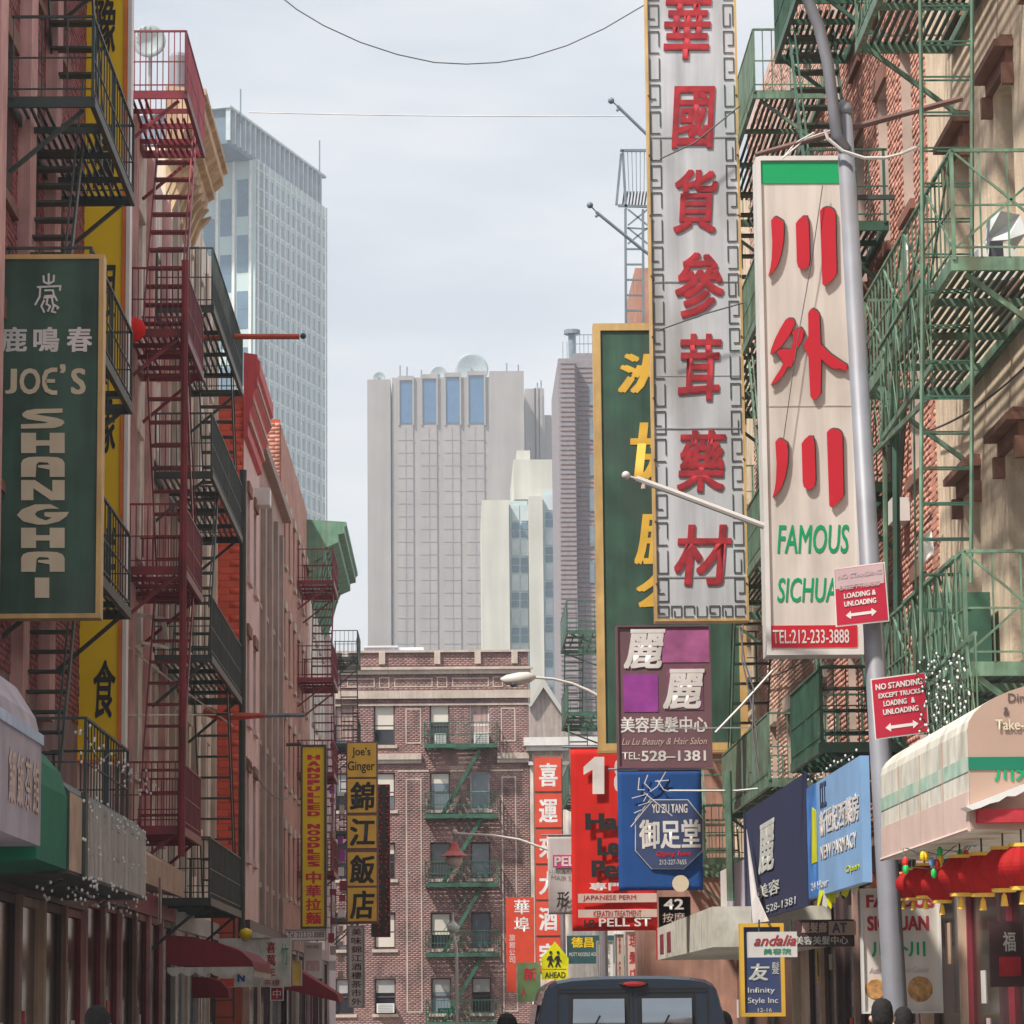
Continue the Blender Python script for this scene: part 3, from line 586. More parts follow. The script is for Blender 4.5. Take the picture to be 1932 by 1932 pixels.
# its front fire escape
fe = root('fire_escape', 'green fire escape zigzagging down the front of the brick tenement', 'fire escape', (Xp(870), D-.5, Z(1805)), 'iron fire escapes')
xa, xb = Xp(802), Xp(940)
for k, y in enumerate((1411, 1543, 1672, 1803, 1933)):
    z = Z(y); pf = part(MB().box((xa, D-.95, z-.07), (xb, D-.9, z+.1)).box((xa, D-.08, z-.07), (xb, D-.02, z+.02)).box((xa, D-.9, z-.07), (xa+.05, D-.08, z+.02)).box((xb-.05, D-.9, z-.07), (xb, D-.08, z+.02)), 'platform', M['greend'], fe)
    sm = MB().box((0, -.02, -.012), (xb-xa-.12, .02, .012)).mesh('slat', (0,0,0), M['greend']) if k == 0 else sm
    for q in range(8): inst(sm, 'slat', pf, (xa+.06, D-.83+q*.095, z))
    mb = MB()
    for hh in (.5, 1.0):
        mb.bar((xa, D-.92, z+hh), (xb, D-.92, z+hh), .035); mb.bar((xa+.02, D-.92, z+hh), (xa+.02, D-.03, z+hh), .035); mb.bar((xb-.02, D-.92, z+hh), (xb-.02, D-.03, z+hh), .035)
    rl = part(mb, 'railing', M['greend'], fe); mb = MB(); n = int((xb-xa)/.13)
    for q in range(n+1): mb.bar((xa+q*.13, D-.92, z+.1), (xa+q*.13, D-.92, z+1.0), .02)
    for q in range(7):
        for xx in (xa+.02, xb-.02): mb.bar((xx, D-.9+q*.13, z+.1), (xx, D-.9+q*.13, z+1.0), .035)
    props(part(mb, 'railing_bars', M['greend'], rl), kind='stuff')
    if k:
        z2 = Z((1411, 1543, 1672, 1803)[k-1]); x1 = Xp(834); x2 = Xp(910); mb = MB()
        for yy in (D-.75, D-.2): mb.bar((x1, yy, z+.05), (x2, yy, z2), .04, .16)
        mb.bar((x1, D-.75, z+.95), (x2, D-.75, z2+.5), .03)
        st = part(mb, 'stair', M['greend'], fe); tr = MB().box((-.1, -.53, -.015), (.1, 0, .015)).mesh('tread', (0,0,0), M['greend'])
        for q in range(11): t = (q+.5)/11; inst(tr, 'tread', st, (x1+(x2-x1)*t, D-.2, z+(z2-z)*t))
# air conditioners, roof sheets
def ac(x0, y0, x1, y1, D, label):
    a = U(x0, y1, D); b = U(x1, y0, D); r = root('air_conditioner', label, 'air conditioner', ((a.x+b.x)/2, D-.3, a.z), 'window air conditioners')
    part(MB().box((a.x, D-.35, a.z), (b.x, D+.1, b.z)), 'case', M['white'], r); mb = MB(); n = 5
    for k in range(n): z = a.z+(b.z-a.z)*(k+.8)/(n+.6); mb.box((a.x+.06, D-.362, z-.012), (b.x-.06, D-.351, z+.012))
    part(mb, 'grille', M['fgrey'], r); return r
ac(711, 1893, 744, 1911, 134.9, 'white air conditioner in the lowest left window of the brick tenement')
ac(894, 1383, 922, 1404, 134.9, 'white air conditioner in the top right window of the brick tenement')
ac(820, 1385, 842, 1404, 134.9, 'white air conditioner in the top middle window of the brick tenement')
mb = MB(); z = ztop+.1
a, b = Xp(690), Xp(745); mb.box((a, D+3, z-.4), (b, D+6, z+.45)); mb.box((a-.15, D+2.8, z+.451), (b+.1, D+6.2, z+.53))
mb.prism([(Xp(752), D+3, z+.35), (Xp(800), D+3, z+.35), (Xp(806), D+5, z-.3), (Xp(748), D+5, z-.3)], (0, 0, .12)); mb.box((Xp(745)+.11, D+2.5, z-.4), (Xp(835), D+6, z+.12))
solo(mb, 'roof_shed', M['roofwhite'], 'low white sheeted shed and skylight on the brick tenement roof', 'roof shed')
# white corniced building right of it
zt2 = U(1030, 1395, 135).z; xa, xb = Xp(1000)+.02, Xp(1180)
wb = root('corniced_building', 'narrow pale building with white cornice beside the brick tenement', 'building', ((xa+xb)/2, 135, 0), 'buildings along the street')
part(MB().box((xa, 135, 0), (xb, 147, zt2)), 'wall', M['pale'], wb)
part(MB().box((xa-.25, 134.4, zt2-.3), (xb, 135.2, zt2+.05)).box((xa-.15, 134.6, zt2-.5), (xb, 135.1, zt2-.31)).box((xa-.05, 134.8, zt2-1.1), (xb, 135.05, zt2-.95)), 'cornice', M['white'], wb)
dt = MB().box((0, -.12, 0), (.12, 0, .3)).mesh('cornice_bracket', (0,0,0), M['cream'])
for k in range(12): inst(dt, 'cornice_bracket', wb, (xa+.1+k*.3, 134.98, zt2-.9))

# the far side of the avenue behind the photographer, seen only in the van's glass
part(MB().box((-40, -75, 0), (-6, -62, 16)).box((-5.8, -76, 0), (9, -62, 14)).box((9.2, -75, 0), (40, -62, 17)), 'wall', M['brickend'], root('brick_row', 'row of brown brick fronts across the avenue, mirrored in the van windows', 'building', (0, -65, 0), 'buildings along the street'))
# ---------------------------------------------------------------- houses on the left side
W1 = dict(frame='fdark', blind=('blindg', .35), sill='brownstone', head='flat')
building('brick_building', 'near left dark maroon brick building with pink painted pilasters', -1, 28, 44, -5.2, 16.4, 'mortard',
  grid([36.3, 38.6, 41.2], [7.6, 11.0, 14.2], .95, 1.9, **W1), brick='brickdark', seed=11, z_bricks=(5.5, 16.3))
b1 = [o for o in COL.objects if o.name == 'brick_building'][0]
for y in (34.9, 37.45, 39.9):
    part(MB().box((-5.2+.002, y-.28, 5.2), (-5.04, y+.28, 16.4)), 'pilaster', M['pink'], b1)
part(MB().box((-5.6, 28, 16.4), (-4.75, 44, 16.9)), 'cornice', M['pink'], b1)
Wp = dict(frame='fwhite', blind=('blind', .4), sill='pale', head='flat', headm='pale')
building('stucco_building', 'pale stucco building with maroon fire escape left of the tan cornice', -1, 44, 58, -5.2, 16.2, 'pale',
  grid([46.0, 48.9, 51.8, 54.7], [5.4, 9.0, 12.7], 1.1, 2.0, **Wp), seed=12)
b2 = [o for o in COL.objects if o.name == 'stucco_building'][0]
for y in (44.4, 47.4, 50.4, 53.3, 56.2):
    part(MB().box((-5.2+.002, y-.2, 4.4), (-5.08, y+.2, 16.1)), 'pilaster', M['pink'], b2)
building('pale_building', 'narrow pale building with tan roof cornice behind the dark fire escape', -1, 58, 69, -5.2, 17.6, 'pale',
  grid([59.6, 62.0, 64.4, 66.8], [5.2, 8.5, 11.8, 14.6], 1.0, 1.9, **Wp), seed=13)
b3 = [o for o in COL.objects if o.name == 'pale_building'][0]
mb = MB(); mb.prism([(-5.195+a, 56.4, z) for a, z in ((0,16.9),(.1,16.95),(.1,17.15),(.3,17.3),(.36,17.55),(.48,17.62),(.48,17.75),(.66,17.9),(.66,18.1),(.74,18.14),(.74,18.25),(0,18.3))], (0, 5.6, 0)); part(mb, "cornice", M["tan"], b3)
cbk = MB().prism([(-5.19, -.1, 16.3), (-4.95, -.1, 16.9), (-4.75, -.1, 17.13), (-5.19, -.1, 17.0)], (0, .2, 0)).mesh('cornice_bracket', (0,0,0), M['tan'])
for k in range(9): inst(cbk, 'cornice_bracket', b3, (0, 56.6+k*.62, 0))
for y in (58.3, 60.8, 63.2, 65.6, 68.3): part(MB().box((-5.2+.002, y-.16, 4.2), (-5.1, y+.16, 16.9)), 'pilaster', M['cream'], b3)
# orange side walled pink house
X4 = -4.58
building('pink_house', 'pale pink house with orange red side wall and red cornice', -1, 69, 74.6, X4, 15.0, 'pinkpale',
  grid([70.7, 73.0], [4.9, 7.9, 11.1], .95, 1.9, frame='fdark', blind=('blindg', .3), sill='pinkpale', head='flat', headm='brownstone'), seed=14)
b4 = [o for o in COL.objects if o.name == 'pink_house'][0]
part(MB().box((-9, 68.9, 0), (X4-.001, 68.998, 15.0)), 'orange_wall', M['mortarr'], b4)
bricks(b4, 'y', 68.9, 1, -5.3, X4-.02, 3.6, 14.9, [], M['brickorange'], seed=15, L_=.42, H_=.14, single=300, near=lambda u, z: abs(z-9))
mb = MB(); mb.prism([(X4+a, 68.8, z) for a, z in ((.002,14.0),(.1,14.05),(.1,14.3),(.14,14.32),(.14,14.6),(.22,14.7),(.22,15.0),(.3,15.1),(.3,15.35),(.36,15.4),(.36,15.7),(.3,15.75),(.3,15.85),(.002,15.9))], (0, 5.2, 0)); part(mb, 'cornice', M['redcornice'], b4)
for dz, dx_ in ((14.34,.142),(14.75,.222),(15.14,.302)): part(MB().box((X4+dx_, 68.75, dz), (X4+dx_+.03, 73.95, dz+.07)), 'cornice_moulding', M['cream'], b4)
building('pilastered_building', 'grey brown building with tall vertical pilasters', -1, 74.6, 88, -4.72, 15.0, 'shopbrown',
  grid([76.4, 79.2, 82.0, 84.6, 87.0], [4.6, 8.0, 11.3], .8, 2.2, frame='fdark', sill='greybrown'), seed=16)
b5 = [o for o in COL.objects if o.name == 'pilastered_building'][0]
for y in (75.1, 77.8, 80.6, 83.3, 85.8): part(MB().box((-4.72+.002, y-.3, 3.6), (-4.60, y+.3, 14.3)), 'pilaster', M['greybrown'], b5)
part(MB().box((-5.2, 74.65, 15.0), (-4.5, 87.95, 15.25)), 'cornice', M['greybrown'], b5)
part(MB().box((-6.4, 84, 15.0), (-5.3, 85.5, 16.8)), 'chimney', M['salmon'], b5)
building('salmon_building', 'salmon coloured tenement with red end wall above the lower roof', -1, 88, 104, -4.8, 17.8, 'salmon',
  grid([90, 92.6, 95.2, 97.8, 100.6, 103], [4.8, 7.9, 11.0, 14.1], .85, 1.8, frame='fdark', sill='cream', head='flat'), seed=17)
b6 = [o for o in COL.objects if o.name == 'salmon_building'][0]
part(MB().box((-9, 87.9, 15.0), (-4.82, 87.998, 17.95)), 'end_wall', M['mortarr'], b6)
bricks(b6, 'y', 87.9, 1, -5.9, -4.83, 15.3, 17.9, [], M['brickred'], seed=18, single=0, L_=.3, H_=.1)
building('green_corniced_house', 'pale house under the projecting green roof cornice', -1, 104, 116, -4.72, 16.4, 'pale',
  grid([106, 108.6, 111.2, 113.8], [4.8, 7.9, 11.0, 14.0], .85, 1.7, frame='fdark', sill='cream'), seed=19)
b7 = [o for o in COL.objects if o.name == 'green_corniced_house'][0]
mb = MB(); X7 = -4.718
mb.prism([(X7+a, 103.6, z) for a, z in ((0,15.8),(.12,15.85),(.12,16.1),(.5,16.3),(.5,16.55),(.95,16.75),(.95,17.0),(1.15,17.05),(1.15,17.25),(1.22,17.3),(1.22,17.42),(-.6,17.55))], (0, 12.4, 0)); part(mb, 'cornice', M['copper'], b7)
gbk = MB().prism([(X7+.001, -.12, 14.9), (X7+.2, -.12, 15.2), (X7+.5, -.12, 16.3), (X7+.7, -.12, 16.75), (X7+.001, -.12, 15.6)], (0, .24, 0)).mesh('cornice_bracket', (0,0,0), M['copper'])
for k in range(10): inst(gbk, 'cornice_bracket', b7, (0, 103.8+k*1.3, 0))
building('corner_house', 'corner house beside the brick tenement with a small dark fire escape', -1, 116, 122, -4.55, 15.2, 'pinkpale',
  grid([118, 120.4], [4.8, 7.9, 11.0], .85, 1.7, frame='fdark', sill='cream'), seed=20)
# fire escapes on the left
fire_escape('black green fire escape in front of the yellow sign, nearest on the left', -1, -5.2, 36.3, 41.0, [3.9, 6.7, 9.4, 12.2, 15.4], M['iron'], dp=1.0, rail=1.0, ns=9, stair='near', pick=.3, inset=.36, treadw=.56, ladder=False)
fire_escape('maroon fire escape on the pale stucco building', -1, -5.2, 48.8, 52.4, [4.35, 8.35, 12.1, 15.95], M['maroon'], dp=1.02, rail=1.0, ns=8, stair='near', pick=.09, ladder=False)
fire_escape('dark green fire escape in front of the orange side wall', -1, -5.2, 54.5, 62.3, [3.45, 7.6, 10.8, 13.75], M['iron'], dp=1.02, rail=1.05, ns=8, stair='far', pick=.10)
fire_escape('small maroon fire escape under the green cornice', -1, -4.8, 97.2, 101.0, [5.7, 8.7, 11.6, 14.6], M['maroon'], dp=1.1, rail=1.0, ns=7, stair='near')
fire_escape('dark fire escape against the brick tenement corner', -1, -4.55, 117.0, 120.5, [4.8, 8.0, 11.2, 14.4], M['iron'], dp=1.0, rail=1.0, ns=6, stair='far')
solo(MB().tube([(-4.16, 48.7, 3.9), (-4.16, 48.7, 13.2)], .055, 8), 'iron_post', M['maroon'], 'tall maroon post at the near corner of the maroon fire escape', 'post')
solo(MB().tube([(-4.16, 62.5, 2.9), (-4.16, 62.5, 12.2)], .07, 8), 'iron_post', M['iron'], 'tall dark green post at the far corner of the dark green fire escape', 'post')
# shopfronts on the left
srnd = random.Random(77)
def shopfront(name, label, s, X, Y0, Y1, zt, pier, cells, group='shopfronts'):
    r = root(name, label, 'shopfront', (X, (Y0+Y1)/2, 0), group); n = len(cells); wd = (Y1-Y0)/n
    part(MB().box((X+s*.02, Y0, 0), (X-s*.12, Y1, .5)), 'stall_riser', M[pier], r)
    part(MB().box((X+s*.02, Y0, zt-.35), (X-s*.14, Y1, zt)), 'fascia', M[pier], r)
    for k, c in enumerate(cells):
        y = Y0+k*wd; part(MB().box((X+s*.02, y, .501), (X-s*.13, y+.22, zt-.351)), 'pilaster', M[c[0]], r)
        f = part(MB().box((X-s*.01, y+.221, zt-.46), (X-s*.07, y+wd, zt-.352)).box((X-s*.01, y+.221, .52), (X-s*.07, y+.29, zt-.461)).box((X-s*.01, y+wd-.07, .52), (X-s*.07, y+wd, zt-.461)), 'shop_window', M[c[1]], r)
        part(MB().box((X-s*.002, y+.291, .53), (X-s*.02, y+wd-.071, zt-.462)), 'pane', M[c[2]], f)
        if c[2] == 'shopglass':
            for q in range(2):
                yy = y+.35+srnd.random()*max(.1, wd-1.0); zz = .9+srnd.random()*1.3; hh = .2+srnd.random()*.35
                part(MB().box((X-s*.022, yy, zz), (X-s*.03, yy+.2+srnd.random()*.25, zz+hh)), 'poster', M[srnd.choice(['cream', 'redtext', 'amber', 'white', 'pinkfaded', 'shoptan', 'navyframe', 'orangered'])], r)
    return r
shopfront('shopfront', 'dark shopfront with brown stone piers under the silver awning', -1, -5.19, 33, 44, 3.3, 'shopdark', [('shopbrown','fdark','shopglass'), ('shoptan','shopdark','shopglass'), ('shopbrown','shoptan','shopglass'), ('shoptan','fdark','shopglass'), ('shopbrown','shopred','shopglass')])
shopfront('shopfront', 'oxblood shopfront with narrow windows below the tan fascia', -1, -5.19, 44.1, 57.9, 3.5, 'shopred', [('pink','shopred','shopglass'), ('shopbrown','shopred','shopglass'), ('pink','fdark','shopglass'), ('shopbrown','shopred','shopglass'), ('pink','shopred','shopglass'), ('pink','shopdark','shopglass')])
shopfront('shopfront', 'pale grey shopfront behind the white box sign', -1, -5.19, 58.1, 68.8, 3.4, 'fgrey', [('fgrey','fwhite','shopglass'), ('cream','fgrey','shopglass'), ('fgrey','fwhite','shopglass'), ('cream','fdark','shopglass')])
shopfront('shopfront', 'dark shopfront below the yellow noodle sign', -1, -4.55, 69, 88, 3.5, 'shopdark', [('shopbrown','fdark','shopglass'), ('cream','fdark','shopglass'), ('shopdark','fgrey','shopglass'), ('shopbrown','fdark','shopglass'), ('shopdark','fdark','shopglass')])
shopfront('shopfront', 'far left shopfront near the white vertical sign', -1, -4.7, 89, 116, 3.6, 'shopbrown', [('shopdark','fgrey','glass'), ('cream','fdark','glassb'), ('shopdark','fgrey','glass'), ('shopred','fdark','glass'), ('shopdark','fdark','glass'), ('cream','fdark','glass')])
# awnings on the left
def barrel(X, xo, z0, z1, n=10, lip=.25):      # profile of a quarter barrel awning, wall to lip
    pts = [(X, z0)] + [(X+(xo-X)*math.sin(math.pi/2*k/n), z0+lip+(z1-z0-lip)*math.cos(math.pi/2*k/n)) for k in range(n, -1, -1)]
    return [(X, z0), (xo, z0)] + pts[1:]
def awning_prof(name, label, m, prof, Y0, Y1, endm=None, group='shop awnings'):
    r = root(name, label, 'awning', (prof[0][0], (Y0+Y1)/2, min(p[1] for p in prof)), group)
    part(MB().prism([(x, Y0, z) for x, z in prof], (0, Y1-Y0, 0)), 'canopy', m, r)
    if endm: part(MB().prism([(x, Y0-.02, z) for x, z in prof], (0, .017, 0)), 'end_panel', endm, r)
    return r
xo = -4.0
z_a = V(85, 1600, xo).z; z_b = V(85, 1330, xo).z+.35
aw = awning_prof('awning', 'lavender grey vinyl awning with pale blue rounded top at the left edge', M['awngrey'], [(-5.18, z_a), (xo, z_a), (xo, z_b-.75), (xo-.06, z_b-.5), (xo-.25, z_b-.2), (xo-.5, z_b-.05), (xo-.8, z_b), (-5.18, z_b)], 24, 30.9)
mb = MB(); Yf = 30.9
mb.strip([(xo+.004, 24, z_b-.72), (xo+.004, 24+(Yf-24), z_b-.72)], .1, (1,0,0), (.02,0,0)); part(mb, 'edge_band', M['bluegrey'], aw)
rr = random.Random(3)
for k in range(4):
    a = V(10+k*19, 1535+k*8, xo); text3(aw, rr.choice('餐飯茶館'), (xo+.004, 28.6+k*.55, z_a+.28), (0, .42, 0), (0, 0, .5), (1, 0, 0), M['awnpink'], bold=.01)
z_c = V(124, 1640, -4.05).z
awning_prof('awning', 'deep green canvas awning with rounded end between grey and silver canopies', M['awngreen'], [(-5.18, z_c-.1), (-4.05, z_c), (-4.05, z_c+.75), (-4.12, z_c+1.0), (-4.3, z_c+1.2), (-4.6, z_c+1.3), (-5.18, z_c+1.3)], 31.0, 33.4)
# silver corrugated canopy with bulbs
zs0 = V(285, 1700, -4.02).z; zs1 = V(285, 1562, -4.02).z
cn = root('canopy', 'corrugated silver canopy box dotted with white bulbs on the left side', 'canopy', (-4.6, 37.6, zs0), 'shop awnings')
part(MB().prism([(-5.18, 33.5, zs0), (-4.04, 33.5, zs0), (-4.04, 33.5, zs1-.1), (-4.2, 33.5, zs1+.05), (-5.18, 33.5, zs1+.1)], (0, 8.3, 0)), 'box', M['iron'], cn)
rib = MB().box((0, 0, 0), (.012, .07, zs1-zs0-.12)).mesh('rib', (0,0,0), M['silverp'])
for k in range(52): inst(rib, 'rib', cn, (-4.038, 34.9+k*.132, zs0+.03))
part(MB().box((-4.037, 33.52, zs0+.03), (-4.02, 34.5, zs1-.12)), 'end_board', M['shoptan'], cn)
part(MB().box((-4.037, 34.52, zs0), (-3.98, 34.75, zs1-.05)), 'post_strip', M['iron'], cn)
def bulbs(name, label, pts, r=.015, cable=None, m=None, group='string lights'):
    rt = root(name, label, 'string lights', pts[0], group)
    if cable: part(MB().tube(cable, .006, 4), 'cable', M['iron'], rt)
    me = MB().ball((0,0,0), r, 6, 1.3).mesh('bulb', (0,0,0), m or M['bulb'])
    for p in pts: inst(me, 'bulb', rt, p)
    return rt
rr = random.Random(9)
bulbs('string_lights', 'white bulbs scattered over the silver canopy front', [(-3.985, rr.uniform(34.3, 41.8), rr.choice([zs0-.02, zs0+.35, zs0+.75, zs1-.1])+rr.uniform(-.06, .06)) for k in range(70)])
bulbs('string_lights', 'white bulbs along the cables above the silver canopy', [(-4.05+rr.uniform(0,.2), 33.5+k*.19, zs1+.45+.12*math.sin(k*.9)+rr.uniform(-.08,.08)) for k in range(45)], cable=[(-4.0, 33.5+k*.5, zs1+.5+.1*math.sin(k)) for k in range(18)])
bulbs('string_lights', 'tangle of white bulbs hanging under the silver canopy', [(-4.1+rr.uniform(-.3,.1), rr.uniform(33, 41), zs0-.15+rr.uniform(-.1,.1)) for k in range(50)], cable=[(-4.1+rr.uniform(-.2,.1), 33+k*.4, zs0-.14+rr.uniform(-.08,.08)) for k in range(20)])
# tan fascia further on, neon strip
mb = MB(); mb.prism([(-5.18, 42, 3.5), (-4.3, 42, 3.35), (-4.3, 42, 3.75), (-5.18, 42, 4.3)], (0, 8.8, 0)); solo(mb, 'shop_fascia', M['shoptan'], 'long tan sloping shop fascia beyond the silver canopy', 'fascia')
board('sign', 'thin vertical orange neon strip sign beyond the silver canopy', 'sign', 299, 1655, 304, 1742, 46, M['orangered'], th=.06, frame=M['cream'], fw=1.2)
# dark red scalloped awning
p = V(500, 1815, -3.35); Ya, Yb = 50.0, 54.8; z1 = 2.72; z0 = 2.2
ar = root('awning', 'dark red scalloped canvas awning with white trim on the left side', 'awning', (-4.4, 52, z0), 'shop awnings')
part(MB().prism([(-4.5, Ya, z0+.1), (-2.95, Yb, z0) if False else (-3.12, Ya, z0), (-3.17, Ya, z0+.14), (-3.35, Ya, z0+.3), (-3.7, Ya, z0+.43), (-4.1, Ya, z1), (-4.5, Ya, z1+.03)], (0, Yb-Ya, 0)), 'canopy', M['awnred'], ar)
mb = MB(); sc = [(-4.48+k*.0435, z0-.02-.07*abs(math.sin(k*.62))) for k in range(32)]
mb.prism([(-4.48, Ya-.01, z0+.05)]+[(x, Ya-.01, z) for x, z in sc]+[(-3.14, Ya-.01, z0+.05)], (0, .008, 0)); part(mb, 'valance', M['awnwhite'], ar)
mb = MB(); mb.box((-3.15, Ya, z0-.1), (-3.135, Yb, z0+.04)); part(mb, 'front_valance', M['awnwhite'], ar)
# blue white box sign behind it, and its rounded end
D = 58.0
r, *_ = board('sign', 'white box sign with red vertical characters behind the dark red awning', 'sign', 412, 1770, 548, 1862, D, M['awnwhite'], th=.3)
for k, ch in enumerate('喜萬年'): ftext(r, D, ch, 503, 1777+k*24, 520, 1798+k*24, M['redtext'], bold=.02)
ftext(r, D, 'N', 448, 1838, 462, 1852, M['bluecloth'], bold=.05); ftext(r, D, '茶樓', 497, 1848, 528, 1860, M['redtext']); ftext(r, D, '竹', 530, 1780, 544, 1820, M['greentext'])
part(MB().lathe(U(464, 1763, D), [(.001, -.12), (.1, -.06), (.13, 0), (.1, .08), (.001, .12)], 12), 'yellow_globe', M['yellow'], r, smooth=True)
part(MB().prism([U(475, 1770, D-.05), U(476, 1757, D-.05), U(512, 1768, D-.05)], (0, .1, 0)), 'pennant', M['awnwhite'], r)
for nm, (x0, y0, x1, y1), mm, lb in (('sign', (413, 1846, 441, 1862), 'orangered', 'small pink and red sign at the left end of the white box sign'), ):
    board(nm, lb, 'sign', x0, y0, x1, y1, 57, M[mm], th=.1)
r, *_ = board('sign', 'small square red sign with white border on the left pavement', 'sign', 510, 1862, 535, 1888, 64, M['redtext'], th=.04, frame=M['white'], fw=1.5); ftext(r, 64, '中', 515, 1867, 530, 1883, M['offwhite'])
solo(MB().tube([U(523, 1888, 64.05), Vector((U(523,1888,64.05).x, 64.05, .12))], .03, 6), 'sign_post', M['galv'], 'thin steel post carrying the small square red sign', 'post')
awning_prof('awning', 'round ended brick red awning low on the left side', M['awnred'], [(-4.6, 1.8), (-3.95, 1.8), (-3.98, 1.95), (-4.1, 2.08), (-4.3, 2.15), (-4.6, 2.17)], 56.2, 57)
awning_prof('awning', 'dark maroon sloping awning below the telephone number sign', M['awnred'], [(-4.75, 2.2), (-2.9, 1.75), (-2.95, 1.95), (-4.0, 2.6), (-4.75, 2.9)], 80, 84, )
board('sign', 'amber and cream box sign right of the white box sign', 'sign', 551, 1812, 569, 1860, 66, M['amber'], th=.25, frame=M['cream'], fw=2)
# signs on the left
D = 44.0
r, X0, X1, Z0, Z1 = board('vertical_sign', 'very tall narrow yellow sign with black characters and orange edge', 'sign', 148, -60, 236, 1440, D, M['yellow'], th=.2, frame=M['orange'], fw=7)
part(MB().box((X1+.002, D-.05, Z0), (X1+.055, D+.26, Z1)), 'white_edge', M['white'], r)
for k, ch in enumerate('豫園銀像鮮食'):
    y = -5+k*250
    ftext(r, D-.002, ch, 176, y, 218, y+110, M['black'], bold=.02, shear=.1)
D = 36.1
r, X0, X1, Z0, Z1 = board('vertical_sign', 'dark green restaurant sign with gold frame and ivory lettering', 'sign', -12, 481, 193, 1167, D, M['signgreen'], th=.22, frame=M['gold'], fw=9)
def J(x, y): return (x*.25, 451+y*.25)
def strokes(r, D, L_, wd, m, nm='emblem', th=.012):
    mb = MB()
    for k, pl in enumerate(L_): mb.strip([U(x, y, D-.003-.0015*k) for x, y in pl], wd*D/F, (0,-1,0), (0, -th, 0))
    return part(mb, nm, m, r)
dx, dy = 0, -2
strokes(r, D, [[(82,520),(83,532),(92,536),(101,531),(102,519)], [(92,516),(92,538)], [(70,542),(114,540),(113,549)], [(76,543),(75,560),(66,576)], [(84,548),(100,548),(102,558),(84,559)], [(82,562),(104,560),(108,568)], [(84,566),(78,578),(84,590)], [(90,562),(88,574),(95,578),(90,588)], [(98,562),(100,574),(110,580),(108,584)], [(102,576),(98,588),(106,590)]], 3.6, M['offwhite'])
for ch, x0, x1 in (('鹿', 1, 51), ('鳴', 63, 112), ('春', 126, 174)): ftext(r, D, ch, x0, 617, x1, 664, M['offwhite'], bold=.028)
for ch, x0, x1, y0, y1 in (('J', 10, 32, 696, 743), ('O', 37, 76, 695, 744), ('’', 113, 124, 687, 705), ('S', 134, 162, 695, 744)): ftext(r, D, ch, x0, y0, x1, y1, M['ivory'], bold=.025)
strokes(r, D, [[(108,698),(98,698),(88,702),(84,712),(84,726),(88,736),(98,741),(108,741)]], 8.5, M['ivory'], 'lettering'); strokes(r, D, [[(86,719),(104,719)]], 7, M['ivory'], 'lettering')
def LB(xo, yo, pl, wd): return [(xo+x, yo+y) for x, y in pl], wd
yS = [771, 817, 862, 906, 952, 996, 1041, 1090]
def letter(kind, y0, h=38):
    x0, x1 = 40, 122; b = 26 if kind in 'HAN' else 12; mb = MB()
    P = lambda x, y: U(x, y, D-.003)
    def poly(pts): mb.prism([P(*p) for p in pts], (0, -.014, 0))
    y1 = y0+h
    if kind == 'H': poly([(x0,y0),(x0+28,y0),(x0+28,y0+14),(x1-28,y0+14),(x1-28,y0),(x1,y0),(x1,y1),(x1-28,y1),(x1-28,y1-14),(x0+28,y1-14),(x0+28,y1),(x0,y1)])
    if kind == 'A': poly([(x0,y1),(x0,y0+12),(x0+4,y0+5),(x0+14,y0+1),(x0+30,y0),(x1-30,y0),(x1-14,y0+1),(x1-4,y0+5),(x1,y0+12),(x1,y1),(x1-28,y1),(x1-28,y0+24),(x0+32,y0+20),(x0+32,y0+16),(x1-28,y0+15),(x1-32,y0+11),(x0+34,y0+10),(x0+29,y0+14),(x0+27,y1)])
    if kind == 'N': poly([(x0,y1),(x0,y0),(x0+26,y0),(x1-23,y0+22),(x1-23,y0),(x1,y0),(x1,y1),(x1-26,y1),(x0+23,y0+15),(x0+23,y1)])
    if kind == 'I': poly([(66,y0),(93,y0),(93,y1),(66,y1)])
    if kind == 'S': poly([(x1-4,y0),(x1-4,y0+8),(x0+40,y0+9),(x0+26,y0+11),(x1-14,y0+18),(x1-3,y0+22),(x1,y0+27),(x1-6,y0+33),(x1-20,y0+37),(x0,y0+h),(x0,y1-8),(x1-38,y1-10),(x1-30,y1-12),(x0+12,y0+20),(x0+3,y0+15),(x0+2,y0+10),(x0+10,y0+4),(x0+26,y0+1)])
    if kind == 'G': poly([(x1-10,y0+8),(x0+48,y0+8),(x0+30,y0+13),(x0+26,y0+19),(x0+32,y0+25),(x0+46,y0+30),(x1-34,y0+30),(x1-24,y0+25),(x0+44,y0+22),(x0+44,y0+15),(x1+8,y0+14),(x1+4,y0+22),(x1-10,y0+32),(x1-34,y0+h),(x0+30,y0+h),(x0+4,y0+32),(x0-8,y0+20),(x0+2,y0+9),(x0+26,y0),(x1-26,y0)])
    part(mb, 'lettering', M['ivory'], r)
for ch, y in zip('SHANGHAI', yS): letter(ch, y)
D = 85.0
r, *_ = board('vertical_sign', 'yellow vertical sign reading hand pulled noodles in red', 'sign', 567, 1405, 616, 1752, D, M['yellow'], th=.3, frame=M['iron'], fw=4)
for k, ch in enumerate('HANDPULLED NOODLES'):
    if ch != ' ': ftext(r, D, ch, 580, 1424+k*11.85, 604, 1433.5+k*11.85, M['redbright'], bold=.06)
for k, ch in enumerate('中華拉麵'): ftext(r, D, ch, 577, 1644+k*25.5, 606, 1667+k*25.5, M['redbright'], bold=.03)
part(MB().tube([U(540, 1405, D), U(568, 1404, D)], .05, 6), 'bracket', M['iron'], r)
